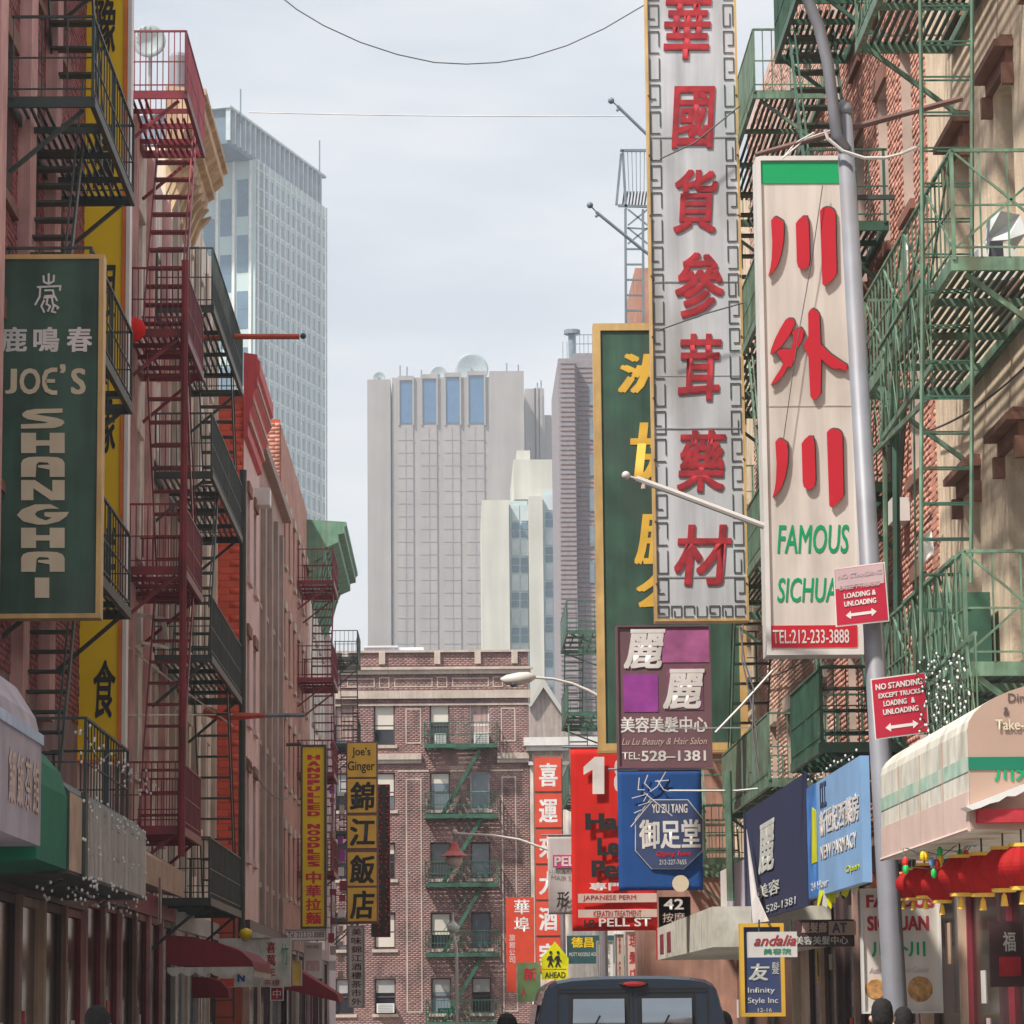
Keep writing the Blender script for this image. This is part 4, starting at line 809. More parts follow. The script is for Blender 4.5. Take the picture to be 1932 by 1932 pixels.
r, *_ = board('sign', 'narrow white telephone number sign under the yellow noodle sign', 'sign', 538, 1753, 616, 1775, D-.5, M['white'], th=.2, frame=M['fgrey'], fw=2); ftext(r, D-.5, 'Tel: 212.513.8888', 543, 1758, 611, 1769, M['black'])
r, *_ = board('sign', 'small white poster sign hanging below the telephone number sign', 'sign', 573, 1778, 608, 1846, D, M['white'], th=.1); ftext(r, D, 'nn', 577, 1812, 603, 1832, M['pinkfaded'], bold=.06); ftext(r, D, '中華', 578, 1783, 602, 1790, M['fgrey'])
D = 88.0
js = root('vertical_sign', 'stack of five amber sign panels reading ginger restaurant name in black', 'sign', U(682, 1740, D), 'projecting signs')
X0, X1 = U(653, 1570, D).x, U(713, 1570, D).x
part(MB().box((X0, D, U(682,1742,D).z), (X1, D+.3, U(682,1400,D).z)), 'case', M['browns'], js)
cells = [(1402, 1466), (1470, 1533), (1539, 1600), (1608, 1671), (1675, 1738)]
for (y0, y1), ch in zip(cells, ['', '錦', '江', '飯', '店']):
    xa, xb = X0+.04, X1-.04; part(MB().box((xa, D-.03, U(682,y1,D).z), (xb, D-.002, U(682,y0,D).z)), 'sign_panel', M['amber'], js)
    if ch: ftext(js, D-.03, ch, 660, y0+5, 707, y1-4, M['black'], bold=.03, shear=.08)
ftext(js, D-.03, 'Joe’s', 664, 1410, 699, 1430, M['black'], bold=.015); ftext(js, D-.03, 'Ginger', 656, 1436, 707, 1459, M['black'], bold=.015)
D = 92.0
r, X0, X1, Z0, Z1 = board('vertical_sign', 'tall dark sign edged with tiny red bulbs right of the amber panels', 'sign', 700, 1480, 736, 1768, D, M['iron'], th=.3, frame=M['shopred'], fw=2)
bl = MB().ball((0,0,0), .035, 5).mesh('red_bulb', (0,0,0), M['redbright'])
rr = random.Random(4)
for k in range(34):
    for x in (717, 730): inst(bl, 'red_bulb', r, U(x+rr.uniform(-3, 3), 1486+k*8.3+rr.uniform(-2, 2), D-.05))
D = 95.0
r, *_ = board('vertical_sign', 'tall white vertical sign with small black characters below the amber panels', 'sign', 656, 1746, 688, 1902, D, M['white'], th=.25, frame=M['fgrey'], fw=3)
for k, ch in enumerate('美味錦江酒樓茶市外'): ftext(r, D, ch, 663, 1752+k*16.4, 682, 1765+k*16.4, M['black'], bold=.01)
r, *_ = board('sign', 'small maroon sign with white characters by the far left shops', 'sign', 575, 1850, 600, 1868, 90, M['shopred'], th=.1); ftext(r, 90, '中心', 578, 1853, 596, 1865, M['offwhite'])
# shredded white banners and bunting behind the noodle sign
D = 104.0; rr = random.Random(21)
sb = root('hanging_banners', 'column of small white and maroon notice boards behind the amber sign', 'banner', U(636, 1800, D), 'far left banners')
for k in range(26):
    x = 622+(k % 2)*17+rr.uniform(-2, 2); y = 1480+k*14+rr.uniform(-4, 4); ww = rr.uniform(7, 13); hh = rr.uniform(9, 20)
    mb = MB(); a = U(x, y+hh, D+rr.uniform(-.5,.5)); b = U(x+ww, y, D); mb.box((a.x, D-.03+rr.uniform(-.4,.4), a.z), (b.x, D, b.z)); part(mb, 'notice', M[rr.choice(['white', 'white', 'cream', 'shopred', 'purple', 'cream'])], sb)
# red iron stay poles
for (xa, ya, xb, yb, D, lb) in ((385, 635, 577, 634, 60, 'orange red horizontal pole in front of the glass tower'), ):
    r = root('flag_pole', lb, 'pole', U(xa, ya, D), 'flagpoles'); part(MB().tube([U(xa, ya, D), U(565, 635, D)], .055, 8), 'pole', M['rust'], r); part(MB().ball(U(572, 634, D), .06), 'finial', M['iron'], r)
r = root('flag_pole', 'thin red and silver horizontal pole over the left shops', 'pole', U(420, 1345, 62), 'flagpoles')
part(MB().tube([U(385, 1340, 62), U(420, 1352, 62), U(500, 1350, 62)], [.12, .1, .05], 6), 'pole', M['rust'], r); part(MB().tube([U(500, 1350, 62), U(575, 1349, 62)], .045, 6), 'pole_end', M['galv'], r)
solo(MB().tube([U(225, 1350, 49), U(440, 1348, 62)], .012, 4), 'cable', M['wirew'], 'pale straight cable crossing the maroon fire escape', 'cable')
solo(MB().tube([U(228, 1210, 49), U(330, 1290, 56), U(440, 1370, 62)], .02, 4), 'cable', M['wirew'], 'pale slanting stay rod below the maroon platforms', 'cable')
# red bundle on the maroon platform, open white window
solo(MB().ball(V(251, 622, -4.9), .2, 10), 'red_bundle', M['redcloth'], 'red round umbrella bundle on the maroon fire escape platform', 'umbrella', smooth=True)
wn = root('window_sash', 'white window sash swung open below the maroon platform', 'window', V(290, 1230, -5.1))
a, b, c, d_ = V(262, 1160, -5.1), V(308, 1168, -4.75), V(316, 1222, -4.75), V(262, 1212, -5.1)
for p, q in ((a, b), (b, c), (c, d_), (d_, a)): part(MB().bar(p, q, .07, .05), 'sash_bar', M['fwhite'], wn)
for (x, y, lb) in ((482, 940, 'grey air conditioner on the pink house upper floor'),):
    p = V(x, y, X4); solo(MB().box((p.x, p.y-.3, p.z-.2), (p.x+.35, p.y+.3, p.z+.2)), 'air_conditioner', M['white'], lb, 'air conditioner', 'window air conditioners')
# ---------------------------------------------------------------- houses on the right side
XR = 5.8
Wb = dict(frame='brownstone', blind=None, sill='brownstone', head='hood', headm='brownstone')
building('limestone_house', 'near right beige stone house with brown window hoods', 1, 24, 37.4, XR, 19, 'beige',
  grid([26.4, 29.4, 32.2, 35.0], [5.0, 8.9, 12.7], 1.05, 2.25, **Wb), seed=31)
building('red_brick_house', 'red brick house with long dark windows behind the lamp post', 1, 37.4, 48, XR, 18.5, 'mortarpink',
  grid([39.0, 41.2, 43.6, 46.0], [4.6, 8.1, 11.5, 14.8], .95, 2.2, frame='fdark', blind=('blind', .35), sill='brownstone', head='flat', headm='brownstone'), brick='brickred', seed=32, z_bricks=(3.9, 18.4))
building('pink_brick_house', 'pinkish brick house behind the green scrap metal balcony', 1, 48, 60, XR, 18.5, 'mortarpink',
  grid([49.6, 52.2, 54.8, 57.4], [4.6, 8.0, 11.4, 14.8], .95, 2.0, frame='fdark', blind=('blind', .4), sill='cream', head='flat'), brick='brickpink', seed=33, single=0, z_bricks=(3.9, 18.4))
building('beige_row_house', 'beige row house behind the tall meander bordered sign', 1, 60, 78, XR, 17.5, 'beige',
  grid([62, 65, 68, 71, 74], [4.6, 8.0, 11.4, 14.6], 1.0, 1.9, frame='fdark', sill='cream', head='flat'), seed=34)
building('far_brick_house', 'far right brick house behind the red banner', 1, 78, 98, XR, 15, 'salmon',
  grid([80, 83, 86, 89, 92, 95], [4.6, 7.8, 11.0], .95, 1.8, frame='fdark', sill='cream', head='flat'), seed=35)
building('far_corner_house', 'far right corner house near the school crossing sign', 1, 98, 111, XR, 15.2, 'pale',
  grid([100, 103, 106, 109], [4.6, 7.8], .95, 1.8, frame='fdark', sill='cream', head='flat'), seed=36)
# salmon brick stack behind the roof ladder, upper middle right
fire_escape('green fire escape over the restaurant awning, nearest on the right', 1, XR, 28.9, 35.3, [4.65, 8.45, 12.5], M['green'], dp=1.1, rail=1.05, ns=11, stair='far', cross=True, pick=.26, m2=M['slat'], ladder=False, stairs=False)
fire_escape('second green fire escape along the right side on the red brick house', 1, XR, 40.9, 44.6, [4.9, 8.3, 11.8, 15.2], M['greend'], m2=M['slat'], dp=1.05, rail=1.0, ns=10, stair='near', pick=.16, ladder=False)
fire_escape('third green fire escape along the right side, high behind the cream sign', 1, XR, 47.4, 55.6, [4.9, 8.4, 12.0, 15.5], M['green'], dp=1.1, rail=1.0, ns=11, stair='far', pick=.14, m2=M['slat'], panel={0, 3}, ladder=False)
fire_escape('green boxed fire escape far down the right side beside the dark green sign', 1, XR, 104, 110, [8.4, 11.1, 13.8], M['greend'], dp=2.05, rail=1.0, ns=6, stair='near', pick=.3, panel={0, 1, 2}, ladder=False)
fire_escape('green balcony fire escape above the small white awning on the right', 1, XR, 60, 66, [4.3, 7.6, 10.8], M['green'], dp=1.1, rail=1.0, ns=8, stair='near', pick=.14, ladder=False)
# blue grey steel roof ladder and stair on the far right skyline
D = 62.0
rl = root('rooftop_ladder', 'blue grey roof ladder and caged platform above the dark green sign', 'ladder', U(1200, 900, D), 'iron fire escapes')
mb = MB()
xs = (1183, 1216); 
for x in xs: mb.bar(U(x, 1000, D), U(x-3, 395, D), .05)
for p, q in (((1166, 388), (1225, 390)), ((1170, 284), (1225, 284)), ((1175, 284), (1181, 395)), ((1172, 290), (1163, 387))): mb.bar(U(*p, D), U(*q, D), .05)
for p, q in (((1185, 395), (1222, 425)), ((1222, 395), (1185, 425)), ((1185, 430), (1222, 460)), ((1222, 430), (1185, 460)), ((1183, 430), (1222, 432))): mb.bar(U(*p, D), U(*q, D), .03)
part(mb, 'frame', M['steeldark'], rl)
rg = MB().bar(U(1183, 470, D)-U(1183, 470, D), U(1216, 470, D)-U(1183, 470, D), .035).mesh('rung', (0,0,0), M['steeldark'])
for k in range(18): inst(rg, 'rung', rl, U(1182, 470+k*29, D))
mb = MB()
for k in range(7): mb.bar(U(1176+k*8, 286, D), U(1180+k*7, 365, D), .015)
part(mb, 'cage_bars', M['steeldark'], rl)
mb = MB()
for k in range(9): mb.bar(U(1178+k*6, 362, D), U(1180+k*6, 362, D)+Vector((0, 1.1, 0)), .03)
part(mb, 'landing_slats', M['steeldark'], rl)
mb = MB(); D = 66.0; pxbox(mb, 1206, 505, 1400, None, D, 4, 0); solo(mb, 'brick_stack', M['salmon'], 'salmon brick stair tower behind the roof ladder', 'tower')
# vertical green ladder at the near fire escape
D = 29.8
ld = root('gooseneck_ladder', 'tall light green vertical ladder in front of the beige stone house', 'ladder', U(1785, 1250, D), 'iron fire escapes')
pa = [(1738, 1245), (1738, 900), (1741, 500), (1736, -40)]; pb = [(1832, 1100), (1834, 700), (1834, -40)]
part(MB().tube([U(x, y, D) for x, y in pa], .022, 6), 'stile', M['green'], ld); part(MB().tube([U(x, y, D) for x, y in pb], .022, 6), 'stile', M['green'], ld)
w_ = U(1834, 600, D).x-U(1740, 600, D).x; rg = MB().bar((0,0,0), (w_, 0, 0), .016).bar((0, .12, 0), (w_, .12, 0), .016).mesh('rung', (0,0,0), M['greend'])
for k in range(19): inst(rg, 'rung', ld, (U(1740, 1150-k*67, D).x, D, U(1740, 1150-k*67, D).z))
# tall green standards and dark downpipes behind the lamp post
for k, (x, y0, y1, D, r_, m_, lb) in enumerate([(1668, 640, 1400, 35.8, .03, 'green', 'left of two tall green standards right of the lamp post'), (1688, 560, 1400, 35.0, .045, 'greend', 'right and thicker of two tall green standards right of the lamp post'),
      (1722, 560, 1130, 36.5, .012, 'greend', 'thin green rod beside the green standards'), (1434, 300, 1180, 47.0, .02, 'gold', 'pale yellow upright rod right of the tall white sign')]):
    solo(MB().tube([U(x+6, y1, D), U(x, y0, D)], r_, 6), 'upright_pole', M[m_], lb, 'pole')
for y, x0 in ((1165, 1672), (1210, 1676), (1260, 1680)): pass
# sloping stair with pickets from the near platform down to the lower one
def stair_rail(label, D0, pts, x_plane, n=6):
    r = root('stair', label, 'stair', V(*pts[0], x_plane), 'iron fire escapes'); a, b = V(*pts[0], x_plane), V(*pts[1], x_plane); mb = MB().bar(a, b, .035); mb.bar(a-Vector((0,0,1.0)), b-Vector((0,0,1.0)), .03, .06)
    part(mb, 'handrail', M['green'], r); mb = MB()
    for k in range(n+1):
        p = a.lerp(b, k/n); mb.bar(p, p-Vector((0,0,1.0)), .013)
        if k < n: q = a.lerp(b, (k+1)/n); mb.bar(p, q-Vector((0,0,1.0)), .014); mb.bar(p-Vector((0,0,1)), q, .01)
    part(mb, 'balusters', M['green'], r)
stair_rail('light green stair rail between the upper and lower near platforms', 30, ((1802, 1051), (1706, 1137)), 4.66)
stair_rail('light green stair rail under the beige platform above the awning', 30, ((1840, 1195), (1751, 1277)), 4.64)
stair_rail('light green upper stair rail crossing the red brick wall', 30, ((1752, 500), (1660, 655)), 4.62)
stair_rail('pale green rail of the top near platform', 30, ((1755, 560), (1640, 700)), 4.9)
# laundry, air conditioners, small things on the right wall
def cloth(label, pts, D, m):
    r = random.Random(len(label)); mb = MB(); P = [U(x, y, D+r.uniform(-.08, .08)) for x, y in pts]; mb.prism(P, (0, .03, 0)); solo(mb, 'laundry', M[m], label, 'laundry', 'laundry drying on the fire escape')
cloth('pale grey shirt drying on the near green fire escape', [(1862, 415), (1888, 398), (1925, 405), (1936, 440), (1915, 470), (1902, 452), (1880, 462), (1868, 490), (1858, 455)], 29.9, 'clothg')
cloth('dark trousers hanging below the pale shirt on the fire escape', [(1868, 455), (1892, 455), (1896, 512), (1884, 512), (1880, 480), (1874, 512), (1864, 512)], 29.8, 'coatd')
cloth('white plastic sheet fluttering against the red brick wall', [(1700, 470), (1708, 455), (1716, 470), (1712, 510), (1700, 545), (1694, 520)], 36.0, 'white')
cloth('white curtain blowing from a window near the green ladder', [(1733, 1015), (1757, 1000), (1763, 1040), (1745, 1060), (1738, 1085), (1733, 1050)], 36.2, 'white')
p = V(1700, 1160, 5.7)
for x, y, lb in ((1570, 1210, 'air conditioner on the red brick wall below the cream sign'), (1712, 965, 'white air conditioner left of the green ladder')):
    p = V(x, y, XR-.02); solo(MB().box((p.x-.22, p.y-.22, p.z-.15), (p.x, p.y+.22, p.z+.15)), 'air_conditioner', M['white'], lb, 'air conditioner', 'window air conditioners')
solo(MB().tube([V(1690, 1000, 5.7), V(1705, 760, 5.7)], .05, 6), 'downpipe', M['iron'], 'dark downpipe on the red brick wall', 'downpipe')
p = V(1888, 1105, 4.7)
solo(MB().box((5.0, 33.4, 5.0), (5.7, 34.2, 5.9)), 'green_box', M['greend'], 'dark green box standing on the lower near platform', 'box')

# ---------------------------------------------------------------- projecting signs on the right
D = 58.0
r, X0, X1, Z0, Z1 = board('vertical_sign', 'large dark green sign with gold frame and gold brushed characters', 'sign', 1124, 610, 1404, 1416, D, M['signgreen'], th=.35, frame=M['gold'], fw=14)
part(MB().box((X0, D-.03, Z0-.03), (X1, D+.4, Z0-.001)), 'bottom_edge', M['gold'], r)
for ch, y0, y1, xx in (('洲', 667, 742, 1165), ('協', 797, 905, 1189), ('勝', 965, 1065, 1196), ('公', 1080, 1150, 1200)): ftext(r, D-.002, ch, xx, y0, xx+112, y1, M['goldtext'], bold=.03, shear=.12)
D = 50.0
r, X0, X1, Z0, Z1 = board('vertical_sign', 'tallest white sign with red characters and black meander border', 'sign', 1226, -70, 1400, 1172, D, M['signwhite'], th=.3, frame=M['gold'], fw=4)
for k, (ch, y0, y1, xc, ww) in enumerate([('華', -12, 113, 1297, 92), ('國', 163, 280, 1308, 84), ('貨', 320, 440, 1312, 86), ('參', 476, 600, 1319, 92), ('茸', 630, 756, 1320, 84), ('藥', 812, 928, 1323, 94), ('材', 990, 1104, 1326, 110)]):
    ftext(r, D, ch, xc-ww/2, y0, xc+ww/2, y1, M['redtext'], bold=.024, shear=.1, depth=.02)
key = MB(); zt = Z1-.3; cx0, cx1 = X0+.06, X1-.06; cw = .155; ch_ = .36; g = .45
def keycell(x, z, k, flip, h_=None):
    q = .017; y = D-.008; sg = -1 if flip else 1
    pts = [[(0,0),(1,0),(1,1),(0,1),(0,.35),(.6,.35)], [(0,1),(0,0),(1,0),(1,1)], [(1,0),(0,0),(0,1),(1,1),(1,.3)], [(0,0),(0,1),(1,1),(1,0),(.3,0),(.3,.6)]][k % 4]
    key.strip([(x+(sg*a if flip else a)*cw+(cw if flip else 0), y, z+b*(h_ or ch_)) for a, b in pts], q, (0,-1,0), (0, -.006, 0))
n = int((Z1-Z0)/g)
for k in range(n):
    keycell(cx0, Z0+.32+k*g, k+k//3, False); keycell(cx1-cw, Z0+.32+k*g, k*3+k//5, True)
for k in range(7): keycell(cx0+k*(cx1-cx0-cw)/6, Z0+.07, k*3, False, .17)
for zj in (5.9, 8.3, 10.7, 13.1, 15.5): part(MB().box((X0+.05, D-.012, zj), (X1-.05, D-.002, zj+.02)), 'panel_joint', M['fgrey'], r)
bt = MB().lathe((0,0,0), [(.001,-.012),(.018,-.01),(.02,0),(.001,.001)], 8, 'y').mesh('bolt', (0,0,0), M['brownmetal'])
for zj in range(5, 17):
    for xj in (X0+.03, X1-.03): inst(bt, 'bolt', r, (xj, D-.037, zj+.2))
part(key, 'meander_border', M['outline'], r)
for (x0, y0, x1, y1) in ((1250, 300, 1322, 258), (1334, 250, 1400, 195)): pass
part(MB().box((X0+.06, D-.006, U(1300, 710, D).z), (X1-.06, D-.001, U(1300, 710, D).z+.012)), 'joint', M['fgrey'], r)
solo(MB().tube([U(1245, 300, 49.7), U(1310, 270, 49.7), U(1420, 180, 49.7)], .012, 4), 'cable', M['wire'], 'upper dark cable crossing the tallest white sign', 'cable')
solo(MB().tube([U(1240, 624, 49.7), U(1330, 592, 49.7), U(1425, 565, 49.7)], .012, 4), 'cable', M['wire'], 'lower dark cable crossing the tallest white sign', 'cable')
D = 40.0
r, X0, X1, Z0, Z1 = board('vertical_sign', 'cream restaurant sign with red brushed characters and green top band', 'sign', 1436, 295, 1617, 1236, D, M['signcream'], th=.42, frame=M['white'], fw=9)
zz = lambda y: U(1526, y, D).z; xx = lambda x: U(x, 765, D).x
part(MB().box((xx(1446), D-.012, zz(346)), (xx(1606), D-.001, zz(305))), 'green_band', mat('sign band green', (.0,.30,.10), .35, noise=.03), r)
part(MB().box((xx(1446), D-.012, zz(1222)), (xx(1606), D-.001, zz(1180))), 'red_band', M['redbright'], r)
part(MB().box((xx(1446), D-.006, zz(767)), (xx(1606), D-.001, zz(765))), 'joint', M['cream'], r)
def Zm(pts, dy=0, dx=0): return [(1384.6+x*.2333+dx, 257.6+y*.2333+dy) for x, y in pts]
S1 = [(300,680),(318,655),(336,650),(370,668),(400,690),(404,770),(398,860),(380,960),(355,1035),(325,1085),(275,1135),(295,1060),(305,990),(310,850)]
S2 = [(500,705),(520,675),(550,648),(590,648),(603,700),(608,850),(612,1000),(603,1050),(575,1075),(545,1075),(518,1055),(508,1010),(504,850)]
S3 = [(695,602),(712,582),(740,572),(780,578),(805,595),(820,620),(824,850),(830,1110),(800,1155),(765,1185),(730,1210),(715,1190),(705,900)]
W1_ = [(415,1485),(440,1472),(475,1475),(492,1500),(488,1530),(440,1620),(380,1700),(330,1745),(292,1765),(300,1720),(330,1640),(370,1560)]
W2_ = [(465,1590),(500,1560),(540,1545),(572,1590),(560,1630),(500,1740),(490,1800),(465,1860),(430,1865),(400,1930),(350,1985),(293,2015),(330,1950),(370,1890),(400,1830),(372,1790),(345,1745),(370,1725),(410,1718),(455,1725),(480,1660),(478,1610)]
W3_ = [(600,1430),(612,1405),(632,1392),(665,1408),(690,1440),(695,1560),(700,1680),(780,1760),(860,1815),(915,1850),(912,1885),(895,1898),(850,1875),(825,1882),(790,1875),(740,1835),(705,1800),(702,1960),(700,2080),(670,2120),(640,2130),(618,2100),(610,1950),(602,1780),(580,1735),(563,1700),(578,1655),(602,1625)]
for j, (pl, dyy, dxx) in enumerate([(S1,0,0),(S2,0,0),(S3,0,0),(W1_,0,0),(W2_,0,0),(W3_,0,0),(S1,418,8),(S2,415,11),(S3,418,13)]):
    mb = MB(); mb.prism([U(x+2.0, y-1.6, D-.004) for x, y in Zm(pl, dyy, dxx)], (0, -.03, 0)); part(mb, 'letter_return', M['outline'], r)
    mb = MB(); mb.prism([U(x, y, D-.036) for x, y in Zm(pl, dyy, dxx)], (0, -.02, 0)); part(mb, 'lettering', M['redbright'], r)
ftext(r, D, 'FAMOUS', 1466, 990, 1602, 1044, M['greentext'], bold=.012, shear=.18); ftext(r, D, 'SICHUAN', 1466, 1090, 1606, 1136, M['greentext'], bold=.012, shear=.18)
ftext(r, D-.012, 'TEL:212-233-3888', 1458, 1188, 1602, 1214, M['white'], bold=.01)
# brackets
mb = MB()
for z in (Z0+.4, Z1-.5): mb.bar((X1, D+.2, z), (XR, D+.2, z), .06)
part(mb, 'bracket', M['iron'], r)
D = 51.5
r, X0, X1, Z0, Z1 = board('sign', 'brown violet beauty salon sign with two large white characters', 'sign', 1164, 1180, 1342, 1449, D, M['browns'], th=.25, frame=M['browns'], fw=3)
part(MB().box((U(1249,1200,D).x, D-.009, U(1250,1250,D).z), (U(1338,1200,D).x, D-.001, U(1250,1184,D).z)), 'mauve_square', M['mauve'], r)
part(MB().box((U(1175,1200,D).x, D-.009, U(1250,1343,D).z), (U(1240,1200,D).x, D-.001, U(1250,1272,D).z)), 'purple_square', M['purple'], r)
part(MB().box((U(1256,1200,D).x, D-.010, U(1250,1340,D).z), (U(1325,1200,D).x, D-.001, U(1250,1256,D).z)), 'faded_square', mat('faded mauve print', (.13,.05,.085), .4, noise=.3), r)
ftext(r, D-.012, '麗', 1176, 1187, 1256, 1262, M['offwhite'], bold=.03, shear=.18); ftext(r, D-.012, '麗', 1250, 1262, 1330, 1338, M['offwhite'], bold=.03, shear=.18)
ftext(r, D, '美容美髮中心', 1171, 1352, 1335, 1382, M['offwhite'], bold=.025); ftext(r, D, 'Lu Lu Beauty & Hair Salon', 1173, 1392, 1334, 1409, M['awnpink'], shear=.35); ftext(r, D, 'TEL:', 1174, 1419, 1207, 1433, M['offwhite'], bold=.01); ftext(r, D, '528–1381', 1210, 1416, 1332, 1436, M['offwhite'], bold=.02)
def banner(name, label, cat, pts_x, y0, y1, D, m, wave=.05, group='banners', rod=True, seed=0, round_=False):
    """hanging cloth facing the camera with gentle folds"""
    x0, x1 = pts_x; a = U(x0, (y0+y1)/2, D); b = U(x1, (y0+y1)/2, D); zt = U((x0+x1)/2, y0, D).z; zb = U((x0+x1)/2, y1, D).z
    r = root(name, label, cat, ((a.x+b.x)/2, D, zb), group); nx, nz = 16, 24; mb = MB(); rn = random.Random(seed); ph = rn.uniform(0, 6)
    for k in range(2):
        for j in range(nz+1):
            for i in range(nx+1):
                u, v = i/nx, j/nz; y = D + .012*k - wave*(1-v)*(math.sin(u*5+ph+v*2)) * 1.0
                sag = .05*math.sin(u*math.pi)*(1-v) if wave > .04 else 0
                mb.v.append((a.x+(b.x-a.x)*u+.03*wave*10*(1-v)*math.sin(v*4+ph)*.3, y, zb+(zt-zb)*v-sag))
    o = (nx+1)*(nz+1)
    for j in range(nz):
        for i in range(nx):
            q = j*(nx+1)+i; mb.f += [(q, q+1, q+nx+2, q+nx+1), (o+q+nx+1, o+q+nx+2, o+q+1, o+q)]
    for i in range(nx): mb.f += [(i+1, i, o+i, o+i+1), (nz*(nx+1)+i, nz*(nx+1)+i+1, o+nz*(nx+1)+i+1, o+nz*(nx+1)+i)]
    for j in range(nz): q = j*(nx+1); mb.f += [(q, q+nx+1, o+q+nx+1, o+q), (q+nx+nx+1, q+nx, o+q+nx, o+q+2*nx+1)]
    part(mb, 'cloth', m, r, smooth=True)
    if rod: part(MB().tube([(a.x-.15, D, zt+.02), (b.x+.2, D, zt+.02)], .02, 6), 'rod', M['galv'], r)
    return r
D = 53.0
r = banner('banner', 'dark blue foot massage banner with a grey octagon emblem', 'banner', (1166, 1325), 1453, 1680, D, M['bluecloth'], wave=.03, seed=2)
Df = D-.045; oc = [(1226,1508),(1298,1508),(1327,1545),(1327,1605),(1290,1640),(1229,1640),(1198,1605),(1198,1545)]
part(MB().prism([U(x, y, Df) for x, y in oc], (0, -.01, 0)), 'octagon_border', M['silver'], r)
part(MB().prism([U(1262+(x-1262)*.975, 1574+(y-1574)*.975, Df-.012) for x, y in oc], (0, -.008, 0)), 'octagon', M['navyframe'], r)
ftext(r, Df-.02, 'YU ZU TANG', 1230, 1517, 1297, 1534, M['offwhite'], bold=.02); ftext(r, Df-.02, '御足堂', 1206, 1546, 1322, 1601, M['offwhite'], bold=.03)
ftext(r, Df-.02, 'Qigong Tuina', 1238, 1606, 1303, 1617, M['redbright'], bold=.03, shear=.2); ftext(r, Df-.02, '212-227-7655', 1244, 1622, 1295, 1631, M['offwhite'])
strokes(r, Df, [[(1206,1467),(1204,1490),(1216,1490)], [(1222,1462),(1216,1478),(1228,1490)], [(1236,1474),(1262,1472)], [(1256,1456),(1240,1484),(1226,1494)], [(1240,1472),(1252,1490),(1266,1494)], [(1192,1506),(1222,1498),(1214,1512)], [(1204,1520),(1230,1512),(1216,1528),(1190,1560)], [(1210,1528),(1196,1534)]], 1.7, M['offwhite'], 'lettering')
part(MB().lathe(U(1284, 1667, Df), [(.001, -.006), (.14, -.006), (.14, .006), (.001, .006)], 16, 'y'), 'oval_badge', M['ivory'], r)
ftext(r, Df-.008, '足浴', 1200, 1595+60, 1222, 1672, M['skyblue']) if False else None
D = 62.0
r = banner('banner', 'bright red vinyl banner with a large white eighteen', 'banner', (1078, 1238), 1411, 1756, D, M['redcloth'], wave=.04, seed=5)
Df = D-.08
part(MB().prism([U(x, y, Df) for x, y in ((1122,1428),(1140,1428),(1140,1498),(1118,1498),(1118,1452),(1101,1462),(1101,1447))], (0, -.01, 0)), 'lettering', M['offwhite'], r); ftext(r, Df, '8', 1158, 1428, 1205, 1498, M['offwhite'], bold=.05)
ftext(r, Df, 'Hair', 1104, 1534, 1200, 1566, M['black'], bold=.05); ftext(r, Df, 'Length', 1127, 1584, 1228, 1618, M['black'], bold=.05) if False else ftext(r, Df, 'Le', 1127, 1580, 1168, 1614, M['black'], bold=.05); ftext(r, Df, 'Perm', 1116, 1623, 1220, 1655, M['black'], bold=.05)
ftext(r, Df, '專門', 1112, 1665, 1178, 1680, M['offwhite'], bold=.03)
for y0, y1 in ((1686, 1703), (1716, 1731)): part(MB().box((U(1089,1600,D).x, Df-.004, U(1160,y1,D).z), (U(1237,1600,D).x, Df, U(1160,y0,D).z)), 'pale_stripe', M['awnpink'], r)
ftext(r, Df-.004, 'JAPANESE PERM', 1100, 1689, 1200, 1700, M['redtext']); ftext(r, Df-.004, 'KERATIN TREATMENT', 1120, 1718, 1210, 1729, M['redtext'])
ftext(r, Df, '18', 1102, 1735, 1122, 1749, M['black'], bold=.02); ftext(r, Df, 'PELL ST', 1130, 1732, 1228, 1748, M['offwhite'], bold=.02)
D = 72.0
r = banner('banner', 'white salon banner with a pink lettered strip left of the red banner', 'banner', (1034, 1108), 1577, 1725, D, M['whitecloth'], wave=.03, seed=8)
Df = D-.05
part(MB().box((U(1043,1620,D).x, Df-.004, U(1070,1637,D).z), (U(1100,1620,D).x, Df, U(1070,1613,D).z)), 'pink_strip', mat('magenta print', (.62,.05,.22), .5), r)
ftext(r, Df-.004, 'PELL', 1046, 1616, 1098, 1634, M['offwhite'], bold=.03); ftext(r, Df, 'HAIR SALON', 1036, 1641, 1104, 1650, M['fgrey']); ftext(r, Df, '形', 1050, 1682, 1074, 1712, M['black'], bold=.02, shear=.1)
# far side street signs
D = 133.4
r = root('vertical_sign', 'stack of orange red panels with white characters under the white cornice', 'sign', U(1036, 1850, D), 'projecting signs')
X0, X1 = U(1008, 1600, D).x, U(1063, 1600, D).x
part(MB().box((X0, D, U(1036,1838,D).z), (X1, D+.3, U(1036,1426,D).z)), 'case', M['brownstone'], r)
for k, ch in enumerate('喜運來大酒家'):
    y = 1430+k*68; a = U(1036, y+63, D).z; part(MB().box((X0+.05, D-.04, a), (X1-.05, D-.002, U(1036,y,D).z)), 'sign_panel', M['orangered'], r)
    ftext(r, D-.04, ch, 1017, y+10, 1052, y+54, M['offwhite'], bold=.03)
r, *_ = board('sign', 'plain orange red upright sign with white characters at the tenement foot', 'sign', 955, 1693, 1008, 1817, 128, M['orangered'], th=.2); ftext(r, 128, '華', 970, 1697, 999, 1725, M['offwhite'], bold=.02); ftext(r, 128, '埠', 970, 1730, 999, 1758, M['offwhite'], bold=.02)
